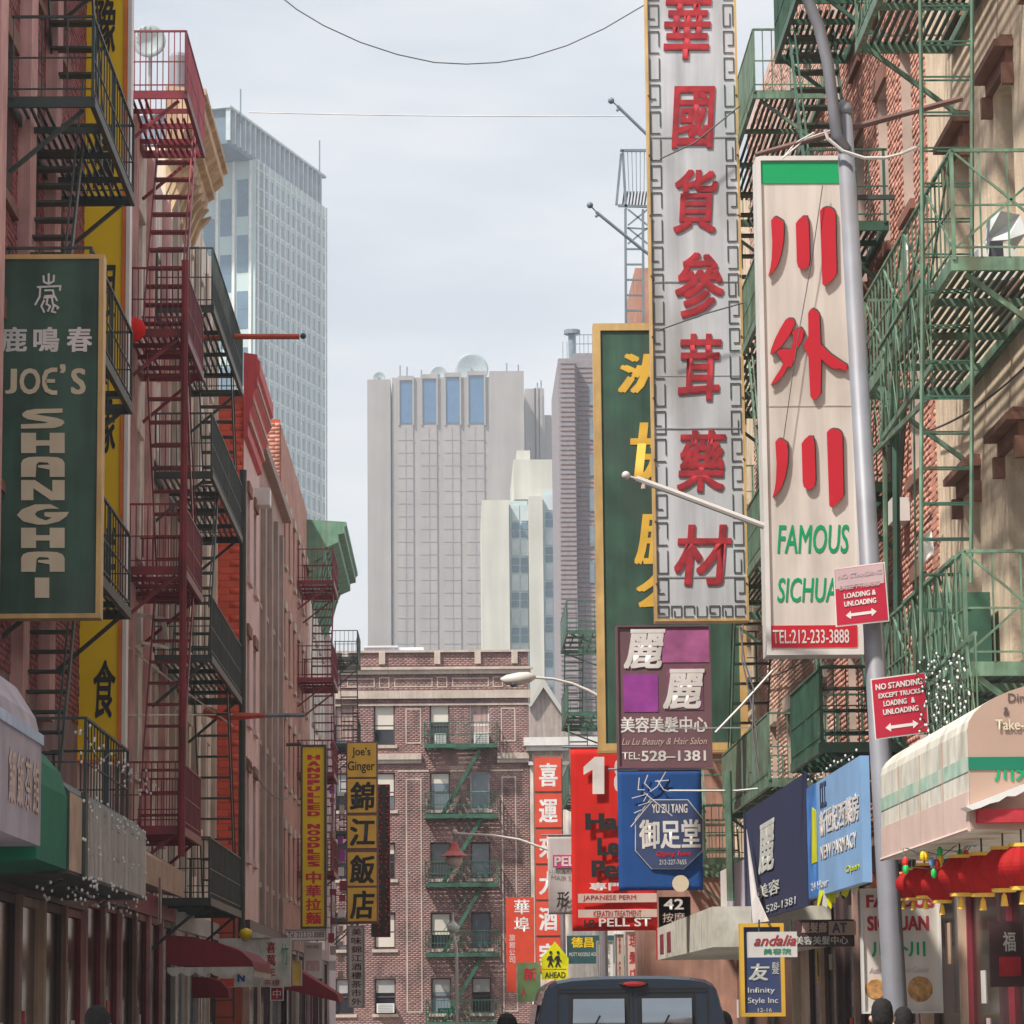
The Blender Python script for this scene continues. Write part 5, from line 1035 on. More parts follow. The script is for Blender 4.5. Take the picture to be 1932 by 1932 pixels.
for k, ch in enumerate('旅館公司'): ftext(r, 128, ch, 961, 1763+k*14, 972, 1775+k*14, M['offwhite'])
part(MB().box((U(956,1850,128).x, 128, U(970,1872,128).z), (U(974,1850,128).x, 128.2, U(970,1817,128).z-.002)), 'lower_strip', M['orangered'], r)
r, *_ = board('sign', 'olive green sign with red brushed characters below the orange red sign', 'sign', 976, 1816, 1020, 1890, 126, mat('olive sign', (.10,.16,.06), .6), th=.15); ftext(r, 126, '新', 988, 1826, 1012, 1850, M['redbright'], bold=.03); ftext(r, 126, '人', 982, 1862, 994, 1880, M['redbright'], bold=.03)
r, *_ = board('sign', 'dark teal sign with yellow characters beside the school crossing sign', 'sign', 1070, 1765, 1160, 1818, 100, mat('dark teal sign', (.012,.05,.055), .5), th=.25)
ftext(r, 100, '德昌', 1078, 1768, 1120, 1788, M['yellow'], bold=.03); ftext(r, 100, 'MOTT NOODLE HOUSE', 1074, 1797, 1132, 1804, M['offwhite'])
D = 90.0
r = root('road_sign', 'fluorescent yellow school crossing sign with AHEAD plate', 'road sign', Vector((U(1047,1850,D).x, D, .12)), 'street signs')
mb = MB(); c = 1047
part(MB().prism([U(x, y, D) for x, y in ((1021, 1808), (1047, 1776), (1073, 1808), (1072, 1828), (1022, 1828))], (0, .015, 0)), 'sign_plate', M['ylime'], r)
part(MB().prism([U(x, y, D) for x, y in ((1022, 1830), (1072, 1830), (1072, 1848), (1022, 1848))], (0, .015, 0)), 'lower_plate', M['ylime'], r)
ftext(r, D, 'AHEAD', 1028, 1834, 1067, 1845, M['black'], bold=.02)
for dx in (0, 14):
    mb = MB(); mb.prism([U(1035+dx+x, 1804+y, D-.01) for x, y in ((0,0),(6,-2),(8,6),(11,9),(9,11),(6,8),(6,12),(9,20),(6,20),(3,14),(1,20),(-2,20),(1,12),(1,5),(-3,8),(-4,6))], (0, -.006, 0)); mb.lathe(U(1039+dx, 1797, D-.013), [(.001,-.004),(.045,-.004),(.045,.004),(.001,.004)], 8, 'y'); part(mb, 'pedestrian_symbol', M['black'], r)
part(MB().tube([Vector((U(1047,1850,D).x, D+.04, .12)), U(1047, 1775, D+.04)], .03, 6), 'post', M['galv'], r)
# storefront signs and awnings on the right
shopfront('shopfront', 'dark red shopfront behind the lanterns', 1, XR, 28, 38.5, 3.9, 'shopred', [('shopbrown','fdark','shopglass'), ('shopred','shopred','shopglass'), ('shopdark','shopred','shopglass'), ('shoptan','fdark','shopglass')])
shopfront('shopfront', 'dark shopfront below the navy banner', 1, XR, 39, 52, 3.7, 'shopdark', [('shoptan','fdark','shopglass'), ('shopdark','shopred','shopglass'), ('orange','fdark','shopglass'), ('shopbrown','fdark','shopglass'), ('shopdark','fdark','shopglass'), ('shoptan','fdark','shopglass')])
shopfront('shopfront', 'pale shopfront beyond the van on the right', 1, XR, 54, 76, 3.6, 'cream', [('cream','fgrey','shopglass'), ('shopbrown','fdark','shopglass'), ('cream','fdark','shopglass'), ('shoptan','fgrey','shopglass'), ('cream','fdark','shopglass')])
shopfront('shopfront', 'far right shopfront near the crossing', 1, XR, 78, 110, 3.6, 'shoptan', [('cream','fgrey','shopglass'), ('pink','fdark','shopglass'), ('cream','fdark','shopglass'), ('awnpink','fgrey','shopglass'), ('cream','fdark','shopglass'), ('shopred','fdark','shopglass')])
# restaurant awning: long white side and tan rounded end
xo = 4.05; Ya, Yb = 25.0, 29.6
aw = root('awning', 'weathered white restaurant awning with green stripe and tan rounded end', 'awning', (4.9, 27, 3.0), 'shop awnings')
zl = V(1845, 1560, xo).z; zt = V(1845, 1365, xo).z; n = 10
prof = [(XR-.01, zl), (xo, zl), (xo, zt)] + [(xo+1.15*(1-math.cos(math.pi/2*k/n)), zt+.42*math.sin(math.pi/2*k/n)) for k in range(1, n+1)] + [(XR-.01, zt+.43)]
Yb = 30.2
part(MB().prism([(x, Ya, z) for x, z in prof], (0, Yb-Ya, 0)), 'canopy', M['awnwhite'], aw)
part(MB().prism([(x, Ya-.03, z) for x, z in prof], (0, .028, 0)), 'end_panel', M['awntan'], aw)
gs = V(1845, 1430, xo).z
sm_ = MB().box((-.009, 0, 0), (.002, .012, zt-zl)).mesh('seam', (0,0,0), M['awntan'])
for k in (2, 4, 6): inst(sm_, 'seam', aw, (xo, Ya+k*.65, zl))
part(MB().tube([(xo-.01, Ya-.02, zl), (xo-.01, Yb, zl)], .018, 6), 'hem', M['awnpink'], aw)
mb = MB(); mb.box((xo-.006, Ya, gs-.07), (xo-.001, Yb, gs+.05)); part(mb, 'green_stripe', mat('faded green stripe', (.30,.44,.36), .6, noise=.2, ns=6, dirt=(.6,.58,.52), dirt_amt=.9), aw)
part(MB().box((xo-.004, Ya-.04, gs-.06), (XR-.02, Ya-.031, gs+.04)), 'end_stripe', M['awngreen'], aw)
part(MB().box((xo-.008, Ya, zl-.001), (xo-.0015, Yb, zl+.3)), 'pink_valance', M['awnpink'], aw)
De = Ya-.031
ftext(aw, De, 'Dining', 1902, 1308, 1960, 1330, M['fdark']); ftext(aw, De, '&', 1893, 1334, 1904, 1350, M['fdark']); ftext(aw, De-.01, 'Take-out', 1878, 1357, 1965, 1377, M['ivory'], bold=.02); ftext(aw, De, '川外川', 1876, 1436, 1990, 1474, M['greentext'], bold=.02)
# small scalloped canopy and red board under the end
r = root('canopy', 'small white scalloped canopy edge over a red board under the awning', 'canopy', (4.6, 24.6, 2.9), 'shop awnings')
mb = MB(); Dk = 24.8
mb.prism([U(1822, 1522, Dk), U(1934, 1478, Dk), U(1934, 1492, Dk), U(1916, 1502, Dk), U(1900, 1502, Dk), U(1885, 1512, Dk), U(1868, 1516, Dk), U(1850, 1524, Dk), U(1835, 1528, Dk)], (0, .3, 0)); part(mb, 'canopy_edge', M['white'], r)
mb = MB(); a = U(1846, 1552, 24.85); b = U(1990, 1532, 24.85); mb.box((a.x, 24.85, a.z), (b.x, 25.1, b.z+.03)); part(mb, 'red_board', M['redtext'], r)
# lanterns with gold tassels
LN = [(1704, 1672, 31.5, .19), (1722, 1668, 30.5, .21), (1745, 1662, 29.3, .22), (1776, 1668, 28.4, .23), (1812, 1652, 27.2, .24), (1853, 1650, 26.4, .25), (1893, 1640, 25.6, .25), (1928, 1635, 25.0, .25)]
for i, (x, y, D, R0) in enumerate(LN):
    R0 *= .8
    c = U(x, y, D); r = root('lantern', ['leftmost red lantern beside the lamp post', 'second red lantern from the lamp post', 'third red lantern from the lamp post', 'fourth red lantern, below the coloured bulbs', 'fifth red lantern from the lamp post', 'third red lantern from the right edge', 'second red lantern from the right edge', 'rightmost red lantern at the picture edge'][i], 'lantern', c, 'red lanterns hanging under the awning')
    mb = MB(); n = 24; prof = [(R0*.45, -R0*.78)] + [(R0*(.45+.55*math.sin(math.pi*k/10)), -R0*.78+R0*1.56*k/10) for k in range(1, 10)] + [(R0*.45, R0*.78)]
    i0 = 0; mb.lathe(c, prof, n)
    for q, v in enumerate(mb.v):
        j = q % n; s = 1.0 if j % 3 else .9; mb.v[q] = (c.x+(v[0]-c.x)*s, c.y+(v[1]-c.y)*s, v[2])
    part(mb, 'shade', M['lantern'], r)
    for sgn, nm in ((1, 'top_cap'), (-1, 'bottom_cap')): part(MB().lathe(c+Vector((0,0,sgn*R0*.84)), [(R0*.5, -R0*.07), (R0*.5, R0*.07), (.001, R0*.071)], 14), nm, M['goldtext'], r)
    part(MB().lathe(c-Vector((0,0,R0*1.25)), [(R0*.16, -R0*.22), (R0*.1, R0*.2), (.001, R0*.34)], 8), 'tassel', M['goldtext'], r)
    part(MB().tube([c+Vector((0,0,R0*.9)), c+Vector((0,0,R0*2.2))], .008, 4), 'string', M['iron'], r)
rr = random.Random(17)
cols_ = [mat('red bulb glass', (.75,.03,.02), .2), mat('green bulb glass', (.02,.5,.12), .2), mat('yellow bulb glass', (.85,.55,.02), .2), mat('blue bulb glass', (.15,.35,.7), .2)]
for q in range(4):
    pts = [(x, y) for x, y in [(1708, 1624), (1712, 1640), (1748, 1612), (1755, 1628), (1766, 1632), (1772, 1608), (1778, 1620), (1790, 1640), (1797, 1622), (1811, 1612), (1832, 1578), (1838, 1590), (1822, 1615), (1760, 1645), (1740, 1615), (1785, 1655)]][q::4]
    r = root('string_lights', ['red', 'green', 'yellow', 'blue'][q]+' bulbs of the coloured light string over the lanterns', 'string lights', U(*pts[0], 28), 'coloured bulbs over the lanterns')
    bm_ = MB().ball((0,0,0), .026, 8, 1.7).mesh('bulb', (0,0,0), cols_[q])
    for x, y in pts: inst(bm_, 'bulb', r, U(x+rr.uniform(-3,3), y+rr.uniform(-3,3), 27.5))
    part(MB().tube([U(1700+q*4, 1600, 27.6)]+[U(x, y-5, 27.55) for x, y in sorted(pts)]+[U(1850, 1570+q*3, 27.6)], .004, 4), 'cable', M['greend'], r)
# tangle of white bulbs on cables above the awning
for q in range(6):
    x0 = 1742+q*15; pts = [(x0+rr.uniform(-10, 14), 1235+k*11+rr.uniform(-6, 6)) for k in range(15)]
    bulbs('string_lights', ['first', 'second', 'third', 'fourth', 'fifth', 'last'][q]+' strand of white bulbs above the white restaurant awning, counted from the lamp post', [U(x, y, 30.4-q*.4) for x, y in pts], r=.010, cable=[U(x+rr.uniform(-9,9), y+rr.uniform(-9,9), 30.42-q*.4) for x, y in pts for _ in range(3)])
bulbs('string_lights', 'white bulbs along the lower edge of the green scrap balcony', [V(1385+k*7, 1560-k*4.3+rr.uniform(-8, 8), 4.6) for k in range(34)], r=.013, cable=[V(1385+k*14, 1560-k*8.6, 4.6) for k in range(17)])
# sky blue and navy vinyl boards along the fascia
xo = 4.45
def side_board(name, label, cat, x0, x1, yt, yb, X, m, th=.1, group='fascia boards'):
    Y1 = V(x0, yt, X).y; Y0 = V(x1, yt, X).y; za = V(x0, yt, X).z; zb = V(x0, yb, X).z
    r = root(name, label, cat, (X, (Y0+Y1)/2, zb), group); part(MB().box((X, Y0, zb), (X+th, Y1, za)), 'panel', m, r); return r, Y0, Y1, zb, za
r, Y0, Y1, zb, za = side_board('sign', 'sky blue board with white characters between navy banner and lamp post', 'sign', 1522, 1624, 1488, 1697, xo, M['skyblue'])
Ll = Y1-Y0; Hh = za-zb
def stext(s, u0, u1, v0, v1, m, **k): text3(r, s, (xo-.002, Y1-u0*Ll, zb+v0*Hh), (0, -(u1-u0)*Ll, 0), (0, 0, (v1-v0)*Hh), (-1, 0, 0), m, **k)
stext('新世紀西藥房', .26, .97, .50, .72, M['offwhite'], bold=.03); stext('NEW PARMACY', .26, .92, .30, .42, M['offwhite'], bold=.02); stext('口工', .28, .40, .74, .97, M['navyframe'], bold=.04)
stext('24 Hour', .05, .4, .06, .13, M['offwhite']); stext('Open', .72, .95, .1, .17, M['ylime'])
part(MB().box((xo-.006, Y1-.2*Ll, zb), (xo-.001, Y1, za)), 'print_strip', mat('blue print strip', (.05,.20,.55), .5, noise=.5, ns=2), r)
part(MB().prism([(xo-.012, Y1-.09*Ll, zb+.3*Hh), (xo-.012, Y1-.19*Ll, zb+.3*Hh), (xo-.012, Y1-.2*Ll, zb+.75*Hh), (xo-.012, Y1-.12*Ll, zb+.8*Hh)], (.005, 0, 0)), 'figure_print', M['ylime'], r)
r, Y0, Y1, zb, za = side_board('banner', 'navy vinyl banner with grey characters left of the sky blue board', 'banner', 1402, 1520, 1536, 1744, xo+.04, M['navy'], th=.03)
za2 = za; xo2 = xo+.04; Ll = Y1-Y0; Hh = za-zb
text3(r, '麗', (xo2-.01, Y1-.28*Ll, zb+.38*Hh), (0, -.28*Ll, 0), (0, 0, .42*Hh), (-1,0,0), M['silver'], bold=.03, shear=.15); text3(r, '美容', (xo2-.01, Y1-.26*Ll, zb+.17*Hh), (0, -.36*Ll, 0), (0,0,.12*Hh), (-1,0,0), M['silver'], bold=.02); text3(r, '528-1381', (xo2-.01, Y1-.40*Ll, zb+.04*Hh), (0, -.45*Ll, 0), (0,0,.06*Hh), (-1,0,0), M['silver'])
# curled lower corner
def ws(x, y, X): return V(x, y, X)
mb = MB(); mb.prism([ws(1408, 1565, 4.40), ws(1428, 1690, 4.33), ws(1450, 1738, 4.28), ws(1420, 1742, 4.22), ws(1414, 1660, 4.32)], (.01, .02, 0)); solo(mb, 'banner_fold', M['whitecloth'], 'curled white reverse of the navy banner corner', 'banner')
r, Y0, Y1, zb, za = side_board('banner', 'grey curled banner left of the navy banner', 'banner', 1368, 1406, 1640, 1752, 4.7, M['coatd'], th=.03)
part(MB().box((4.695, Y0, zb), (4.699, Y1-.1, za)), 'face', M['awngrey'], r); part(MB().box((4.69, Y1-.3, zb-.05), (4.73, Y1+.9, za)), 'white_edge', M['whitecloth'], r)
# white box awning further on
xo = 4.0
r, Y0, Y1, zb, za = side_board('awning', 'off white box awning with maroon characters above the van', 'awning', 1238, 1345, 1752, 1812, 3.9, M['awnwhite'], th=1.8, group='shop awnings')
part(MB().box((3.89, Y1-2.2, zb+.1), (3.898, Y1-1.2, za-.15)).box((3.89, Y1-4.2, zb+.1), (3.898, Y1-3.2, za-.15)), 'lettering_panel', M['shopred'], r)
part(MB().box((3.885, Y1-.4, zb), (3.899, Y1-.1, za)), 'red_stripe', M['redbright'], r)
for (x0, y0, x1, y1, D, m, ch, tm, lb) in ((1126, 1775, 1158, 1862, 84, 'white', '髮美容', 'fgrey', 'narrow white upright sign left of the column of pink signs'), (1180, 1757, 1212, 1864, 78, 'awnpink', '理髮店', 'redtext', 'pale pink upright sign with red characters above the van'),
      (1160, 1762, 1178, 1862, 80, 'cream', '茶行', 'redtext', 'thin cream upright sign left of the pale pink sign'), (1220, 1760, 1238, 1862, 74, 'signcream', '書', 'pinkfaded', 'thin cream and pink upright sign right of the pale pink sign')):
    r, *_ = board('vertical_sign', lb, 'sign', x0, y0, x1, y1, D, M[m], th=.2, frame=M['fgrey'], fw=1.5)
    for k, c_ in enumerate(ch): h = (y1-y0-10)/len(ch); ftext(r, D, c_, x0+7, y0+6+k*h, x1-7, y0+6+k*h+h*.7, M[tm], bold=.02)
r, *_ = board('sign', 'dark sign with white characters hanging right of the red banner', 'sign', 1243, 1692, 1303, 1750, 66, M['shopdark'], th=.2); ftext(r, 66, '42', 1252, 1696, 1290, 1716, M['offwhite'], bold=.02); ftext(r, 66, '按摩', 1250, 1722, 1292, 1740, M['awnpink'])
# gold framed styling shop sign, hanging light box, poster
D = 44.0
r, *_ = board('sign', 'navy styling shop sign in a gold frame with white lettering', 'sign', 1397, 1742, 1480, 1918, D, M['navyframe'], th=.15, frame=M['goldtext'], fw=7)
ftext(r, D, '友', 1412, 1820-2, 1452, 1850, M['silver'], bold=.03, shear=.15); ftext(r, D, '髮', 1456, 1815, 1470, 1838, M['silver']); ftext(r, D, 'Infinity', 1411, 1863, 1462, 1876, M['silver'], bold=.01); ftext(r, D, 'Style Inc', 1411, 1882, 1468, 1896, M['silver'], bold=.01); ftext(r, D, '12-16', 1430, 1902, 1456, 1909, M['silver'])
D = 42.0
r, *_ = board('sign', 'grey light box sign with slanted red script over three green characters', 'sign', 1412, 1758, 1504, 1806, D, M['white'], th=.2); ftext(r, D, 'andalia', 1422, 1764, 1502, 1784, M['redtext'], bold=.01, shear=.4)
r.location.z += 0; ftext(r, D, '美容院', 1440, 1789, 1492, 1800, M['greentext'])
part(MB().tube([U(1432, 1758, D+.1), U(1432, 1735, D+.1)], .012, 5).tube([U(1492, 1758, D+.1), U(1492, 1735, D+.1)], .012, 5), 'hanger', M['iron'], r)
r, *_ = board('sign', 'dark salon fascia sign with pale characters below the navy banner', 'sign', 1498, 1735, 1612, 1786, 42.5, M['shopdark'], th=.2); ftext(r, 42.5, '麗髮廊', 1512, 1740, 1560, 1760, M['awnpink'], bold=.02); ftext(r, 42.5, '美容美髮中心', 1500, 1766, 1600, 1782, M['silver'], bold=.02)
part(MB().box((U(1563,1750,42.5).x, 42.45, U(1590,1764,42.5).z), (U(1614,1750,42.5).x, 42.498, U(1590,1738,42.5).z)), 'tan_board', M['shoptan'], r); ftext(r, 42.4, 'AT', 1570, 1741, 1598, 1760, M['navyframe'], bold=.03)
D = 37.5
r, *_ = board('poster', 'cream restaurant poster with red lettering and bowls behind the lamp post', 'poster', 1625, 1676, 1776, 1912, D, M['signcream'], th=.08, frame=M['white'], fw=4)
ftext(r, D, 'FAMOUS', 1634, 1688, 1762, 1712, M['redtext'], bold=.04); ftext(r, D, 'SICHUAN', 1636, 1728, 1752, 1756, M['redtext'], bold=.04); ftext(r, D, '川外川', 1644, 1775, 1746, 1805, M['greentext'], bold=.03); ftext(r, D, 'Authentic Chinese Cuisine', 1640, 1824, 1752, 1835, M['pinkfaded'], shear=.3)
for x, y, rx in ((1736, 1866, 24), (1652, 1866, 20)):
    part(MB().lathe(U(x, y, D), [(.001, -.012), (rx*D/F*.9, -.01), (rx*D/F, 0), (.001, .002)], 18, 'y'), 'bowl_print', mat('food print', (.42,.22,.08), .6, noise=.5, ns=12), r)
# awning flags
rr = random.Random(8)
for k in range(9):
    x = 1546+k*9; y = 1700-k*4+rr.uniform(-4, 4); D = 38.6-k*.1; m = 'ylime' if k % 3 != 1 else 'white'
    solo(MB().prism([U(x, y-18, D), U(x+9, y-18, D), U(x+6-rr.uniform(0, 8), y+rr.uniform(12, 24), D), U(x-4, y+10, D)], (0, .01, 0)), 'streamer', M[m], ['leftmost yellow', 'small white', 'long yellow', 'second yellow', 'long white', 'middle yellow', 'right yellow', 'right white', 'rightmost yellow'][k]+' streamer below the sky blue board', 'streamer', 'streamers below the sky blue board')
# right doorway: wreath figure sign
r, *_ = board('sign', 'red and white shop door poster under the lanterns', 'poster', 1868, 1738, 1932, 1862, 31, M['shopdark'], th=.06)
part(MB().box((U(1884,1800,31).x, 30.97, U(1900,1842,31).z), (U(1925,1800,31).x, 30.998, U(1900,1805,31).z)), 'red_print', M['redtext'], r); ftext(r, 31, '福', 1892, 1758, 1916, 1795, M['silver'], bold=.02)
# ---------------------------------------------------------------- lamp post with its arm, truss and parking signs
D = 31.0
lp = root('lamp_post', 'near galvanised street lamp post with curved arm on the right pavement', 'street lamp', Vector((U(1700, 1900, D).x+.02, D, .12)), 'street lamps')
base = Vector((U(1706, 2186, D).x, D, .12)); top = U(1592, 215, D)
part(MB().tube([base, base.lerp(top, .12), top], [.125, .118, .083], 20), 'pole', M['galv'], lp, smooth=True)
part(MB().tube([top-Vector((0,0,.01)), top+Vector((0,0,.04)), top+Vector((0,0,.1)), top+Vector((0,0,.15))], [.088, .1, .07, .01], 16), 'cap', M['galv'], lp, smooth=True)
part(MB().tube([U(1596, 282, D-.05), U(1578, 255, D-.1), U(1572, 200, D-.12), U(1562, 120, D-.15), U(1545, 50, D-.2), U(1515, -20, D-.25), U(1480, -60, D-.3)], [.06]*5+[.055, .05], 12), 'curved_arm', M['galv'], lp, smooth=True)
part(MB().tube([U(1425, 292, D+.12), U(1580, 250, D+.12), U(1600, 243, D+.12), U(1815, 186, D+.12)], [.025, .035, .035, .03], 8), 'cross_arm', M['brownmetal'], lp)
part(MB().tube([base, base+Vector((0,0,.5))], [.22, .17], 16), 'base', M['galv'], lp)
solo(MB().tube([U(1556, 245, D-.15), U(1562, 262, D-.15), U(1590, 285, D-.15), U(1630, 298, D-.12), U(1670, 298, D-.05), U(1700, 290, D), U(1735, 275, D+.3)], .018, 6), 'cable', M['wirew'], 'white cable looping from the lamp post arm', 'cable')
solo(MB().tube([U(x, y, D+.1) for x, y in ((1536, 250), (1500, 270), (1475, 300), (1520, 262), (1585, 240))], .008, 4), 'cable', M['wirew'], 'thin pale wire curls above the cream sign', 'cable')
solo(MB().tube([U(1552, 350, 39.9), U(1530, 500, 39.9), U(1505, 640, 39.9), U(1478, 830, 39.9)], .006, 4), 'cable', M['wire'], 'thin dark wire hanging down the cream sign face', 'cable')
def tilt_sign(label, pts, D, m, lines, hdr, fadeband=None):
    r = root('parking_sign', label, 'road sign', U(*pts[3], D), 'parking signs on the lamp post'); P = [U(x, y, D) for x, y in pts]
    part(MB().prism(P, (0, .012, 0)), 'sign_plate', M['white'], r)
    c = sum(P, Vector())/4; part(MB().prism([c+(p-c)*.955-Vector((0,.004,0)) for p in P], (0, .003, 0)), 'red_face', m, r)
    u = P[1]-P[0]; v = P[0]-P[3]
    for s, u0, u1, v0, v1 in lines: text3(r, s, P[3]+u*u0+v*v0-Vector((0,.005,0)), u*(u1-u0), v*(v1-v0), (0,-1,0), M['offwhite'] if not fadeband else M['pinkfaded'] if v0 > .5 else M['offwhite'], bold=.03, depth=.003)
    q = lambda a, b: P[3]+u*a+v*b-Vector((0,.006,0))
    part(MB().prism([q(.2,.17), q(.3,.24), q(.3,.195), q(.7,.195), q(.7,.24), q(.8,.17), q(.7,.10), q(.7,.145), q(.3,.145), q(.3,.10)], (0, -.002, 0)), 'arrow', M['offwhite'], r)
    if fadeband: part(MB().prism([q(.03,.97), q(.97,.97), q(.97,fadeband), q(.03,fadeband)], (0, -.001, 0)), 'bleached_band', M['pinkfaded'], r)
    return r
tilt_sign('lower red parking sign tilted on the lamp post, crisp white lettering', [(1642, 1281), (1746, 1267), (1753, 1382), (1651, 1396)], 30.75, M['redsign'], [('NO STANDING', .08, .93, .80, .90), ('EXCEPT TRUCKS', .12, .88, .66, .74), ('LOADING', .2, .62, .52, .61), ('&', .7, .77, .52, .61), ('UNLOADING', .18, .82, .38, .47)], True)
tilt_sign('upper sun bleached pink parking sign on the lamp post', [(1572, 1073), (1669, 1060), (1678, 1172), (1577, 1183)], 30.75, M['redsign'], [('NO STANDING', .08, .93, .80, .88), ('EXCEPT TRUCKS', .1, .88, .61, .69), ('LOADING &', .18, .80, .46, .55), ('UNLOADING', .18, .80, .32, .41)], True, fadeband=.64)
# cobra head lamp
D = 75.0
r = root('street_lamp', 'pale cobra head street lamp arching in from the dark green sign', 'street lamp', Vector((U(1133, 1340, D).x, D, 0.12)), 'street lamps')
part(MB().tube([Vector((U(1134, 1500, D).x, D, .12)), U(1134, 1330, D), U(1133, 1312, D)], [.11, .08, .06], 10), 'pole', M['galv'], r)
part(MB().tube([U(1134, 1316, D), U(1110, 1303, D), U(1080, 1290, D), U(1045, 1281, D), U(1005, 1278, D)], [.045, .04, .035, .03, .03], 8), 'arm', M['lampwhite'], r)
c = U(975, 1281, D); part(MB().tube([U(1010, 1277, D), U(998, 1278, D), U(980, 1281, D), U(955, 1283, D), U(944, 1281, D)], [.05, .13, .16, .12, .02], 12), 'lamp_head', M['lampwhite'], r, smooth=True)
part(MB().ball(U(970, 1290, D), .12, 10, .7), 'lens', M['glassb'], r, smooth=True)
# red bell lantern lamp
D = 95.0
r = root('street_lamp', 'red pagoda shaped street lamp hanging from a thin curved arm', 'street lamp', Vector((U(1060, 1620, D).x, D, .12)), 'street lamps')
part(MB().tube([Vector((U(1062, 1700, D).x, D, .12)), U(1060, 1612, D)], [.09, .07], 8), 'pole', M['galv'], r)
part(MB().tube([U(1062, 1612, D), U(1030, 1602, D), U(980, 1584, D), U(930, 1576, D), U(870, 1573, D), U(858, 1571, D)], .035, 8), 'arm', M['lampwhite'], r)
c = U(857, 1612, D)
part(MB().ball(U(858, 1570, D), .09, 8), 'finial', M['lampwhite'], r); part(MB().tube([U(858, 1572, D), U(857, 1590, D)], .045, 6), 'stem', M['steeldark'], r)
part(MB().lathe(c, [(.42, -.05), (.34, .0), (.2, .1), (.13, .22), (.09, .34), (.03, .38)], 8), 'lamp_shade', mat('coral lamp shade', (.48,.12,.11), .5, noise=.1), r)
part(MB().lathe(c-Vector((0,0,.28)), [(.05, -.1), (.2, -.03), (.25, .1), (.24, .21)], 10), 'lens', M['lampwhite'], r, smooth=True)
part(MB().tube([c+Vector((-.42,0,-.02)), c+Vector((.6,0,-.02))], .015, 5), 'shade_tips', M['fgrey'], r)
# white post lamp
D = 112.0
r = root('street_lamp', 'slender white post lamp with spiked top in front of the brick tenement', 'street lamp', Vector((U(862, 1920, D).x, D, .12)), 'street lamps')
part(MB().tube([Vector((U(862, 1925, D).x, D, .12)), U(861, 1790, D), U(855, 1760, D)], [.08, .06, .05], 8), 'pole', M['lampwhite'], r)
part(MB().lathe(U(855, 1750, D), [(.05, -.2), (.2, -.1), (.22, .05), (.1, .15), (.03, .25), (.005, .55)], 10), 'lamp_head', M['lampwhite'], r, smooth=True)
r, *_ = board('street_sign', 'small green street name sign at the foot of the white post lamp', 'street sign', 826, 1902, 858, 1912, 118, M['teal'], th=.02); ftext(r, 118, 'Mott St', 831, 1904, 853, 1910, M['offwhite'])
# flagpoles with ball ends
for i, (pts, D, rad, m, lb) in enumerate([([(1153, 190), (1165, 200), (1225, 258)], 56, .03, 'steeldark', 'upper slanting flagpole with dark ball end left of the tallest sign'), ([(1113, 387), (1125, 400), (1205, 465), (1240, 492)], 56, .03, 'steeldark', 'lower slanting flagpole with dark ball end left of the tallest sign'),
     ([(1181, 897), (1200, 903), (1280, 932), (1442, 993)], 39.2, .03, 'lampwhite', 'long pale flagpole with white ball end crossing the tallest sign')]):
    r = root('flag_pole', lb, 'flagpole', U(*pts[-1], D), 'flagpoles'); part(MB().tube([U(x, y, D) for x, y in pts[1:]], rad*(1.35 if i == 2 else 1), 8), 'pole', M[m], r); part(MB().tube([U(*pts[0], D), U(*pts[1], D)], .014, 5), 'tip', M[m], r)
    part(MB().ball(U(*pts[0], D), .055 if i == 2 else .06, 10), 'ball', M[m], r, smooth=True)
    if i == 2: part(MB().tube([U(1214, 906, D), U(1214, 922, D)], .03, 6), 'pulley', M['awnpink'], r)
    else: part(MB().tube([U(pts[1][0]+3, pts[1][1]+6, D), U(pts[1][0]-2, pts[1][1]+9, D)], .025, 5), 'pulley', M[m], r)
# cables over the street
def sag(a, b, s, n=20): return [a.lerp(b, k/n)-Vector((0,0,s*4*(k/n)*(1-k/n))) for k in range(n+1)]
solo(MB().tube([U(x, y, 52) for x, y in ((520, -14), (560, 18), (610, 48), (680, 80), (750, 103), (820, 118), (880, 121), (940, 118), (1000, 108), (1070, 86), (1140, 54), (1225, 4))], .011, 5), 'cable', M['wire'], 'sagging black cable across the top of the sky', 'cable')
solo(MB().tube(sag(U(470, 212, 55), U(1180, 219, 55), .03), .010, 5), 'cable', M['wirew'], 'straight thin cable across the sky below the sagging one', 'cable')
solo(MB().tube([U(1268, 1540, 50), U(1215, 1496, 50)], .012, 4), 'cable', M['wirew'], 'short stay wire above the blue banner', 'cable')
solo(MB().tube([U(1350, 1382, 46), U(1400, 1330, 46), U(1458, 1265, 46)], .02, 4), 'stay_rod', M['lampwhite'], 'pale stay rod rising from the salon sign to the cream sign', 'rod')
solo(MB().tube([U(1262, 1492, 49), U(1390, 1492, 49), U(1440, 1487, 49)], .018, 5), 'banner_rod', M['lampwhite'], 'pale banner rod beside the blue banner', 'rod')
solo(MB().tube([U(x, y, 46) for x, y in ((1395, 1180), (1405, 1250), (1422, 1300), (1420, 1380), (1432, 1460))], .014, 5).tube([U(x, y, 46.1) for x, y in ((1402, 1178), (1399, 1240), (1414, 1310), (1428, 1385), (1424, 1462))], .012, 5), 'cable_bundle', M['galv'], 'bundle of pale cables beside the gold framed sign', 'cables')
solo(MB().tube([U(1373, 1455, 49), U(1379, 1700, 49)], .06, 6), 'drain_pipe', M['green'], 'green upright pipe right of the blue banner', 'pipe')
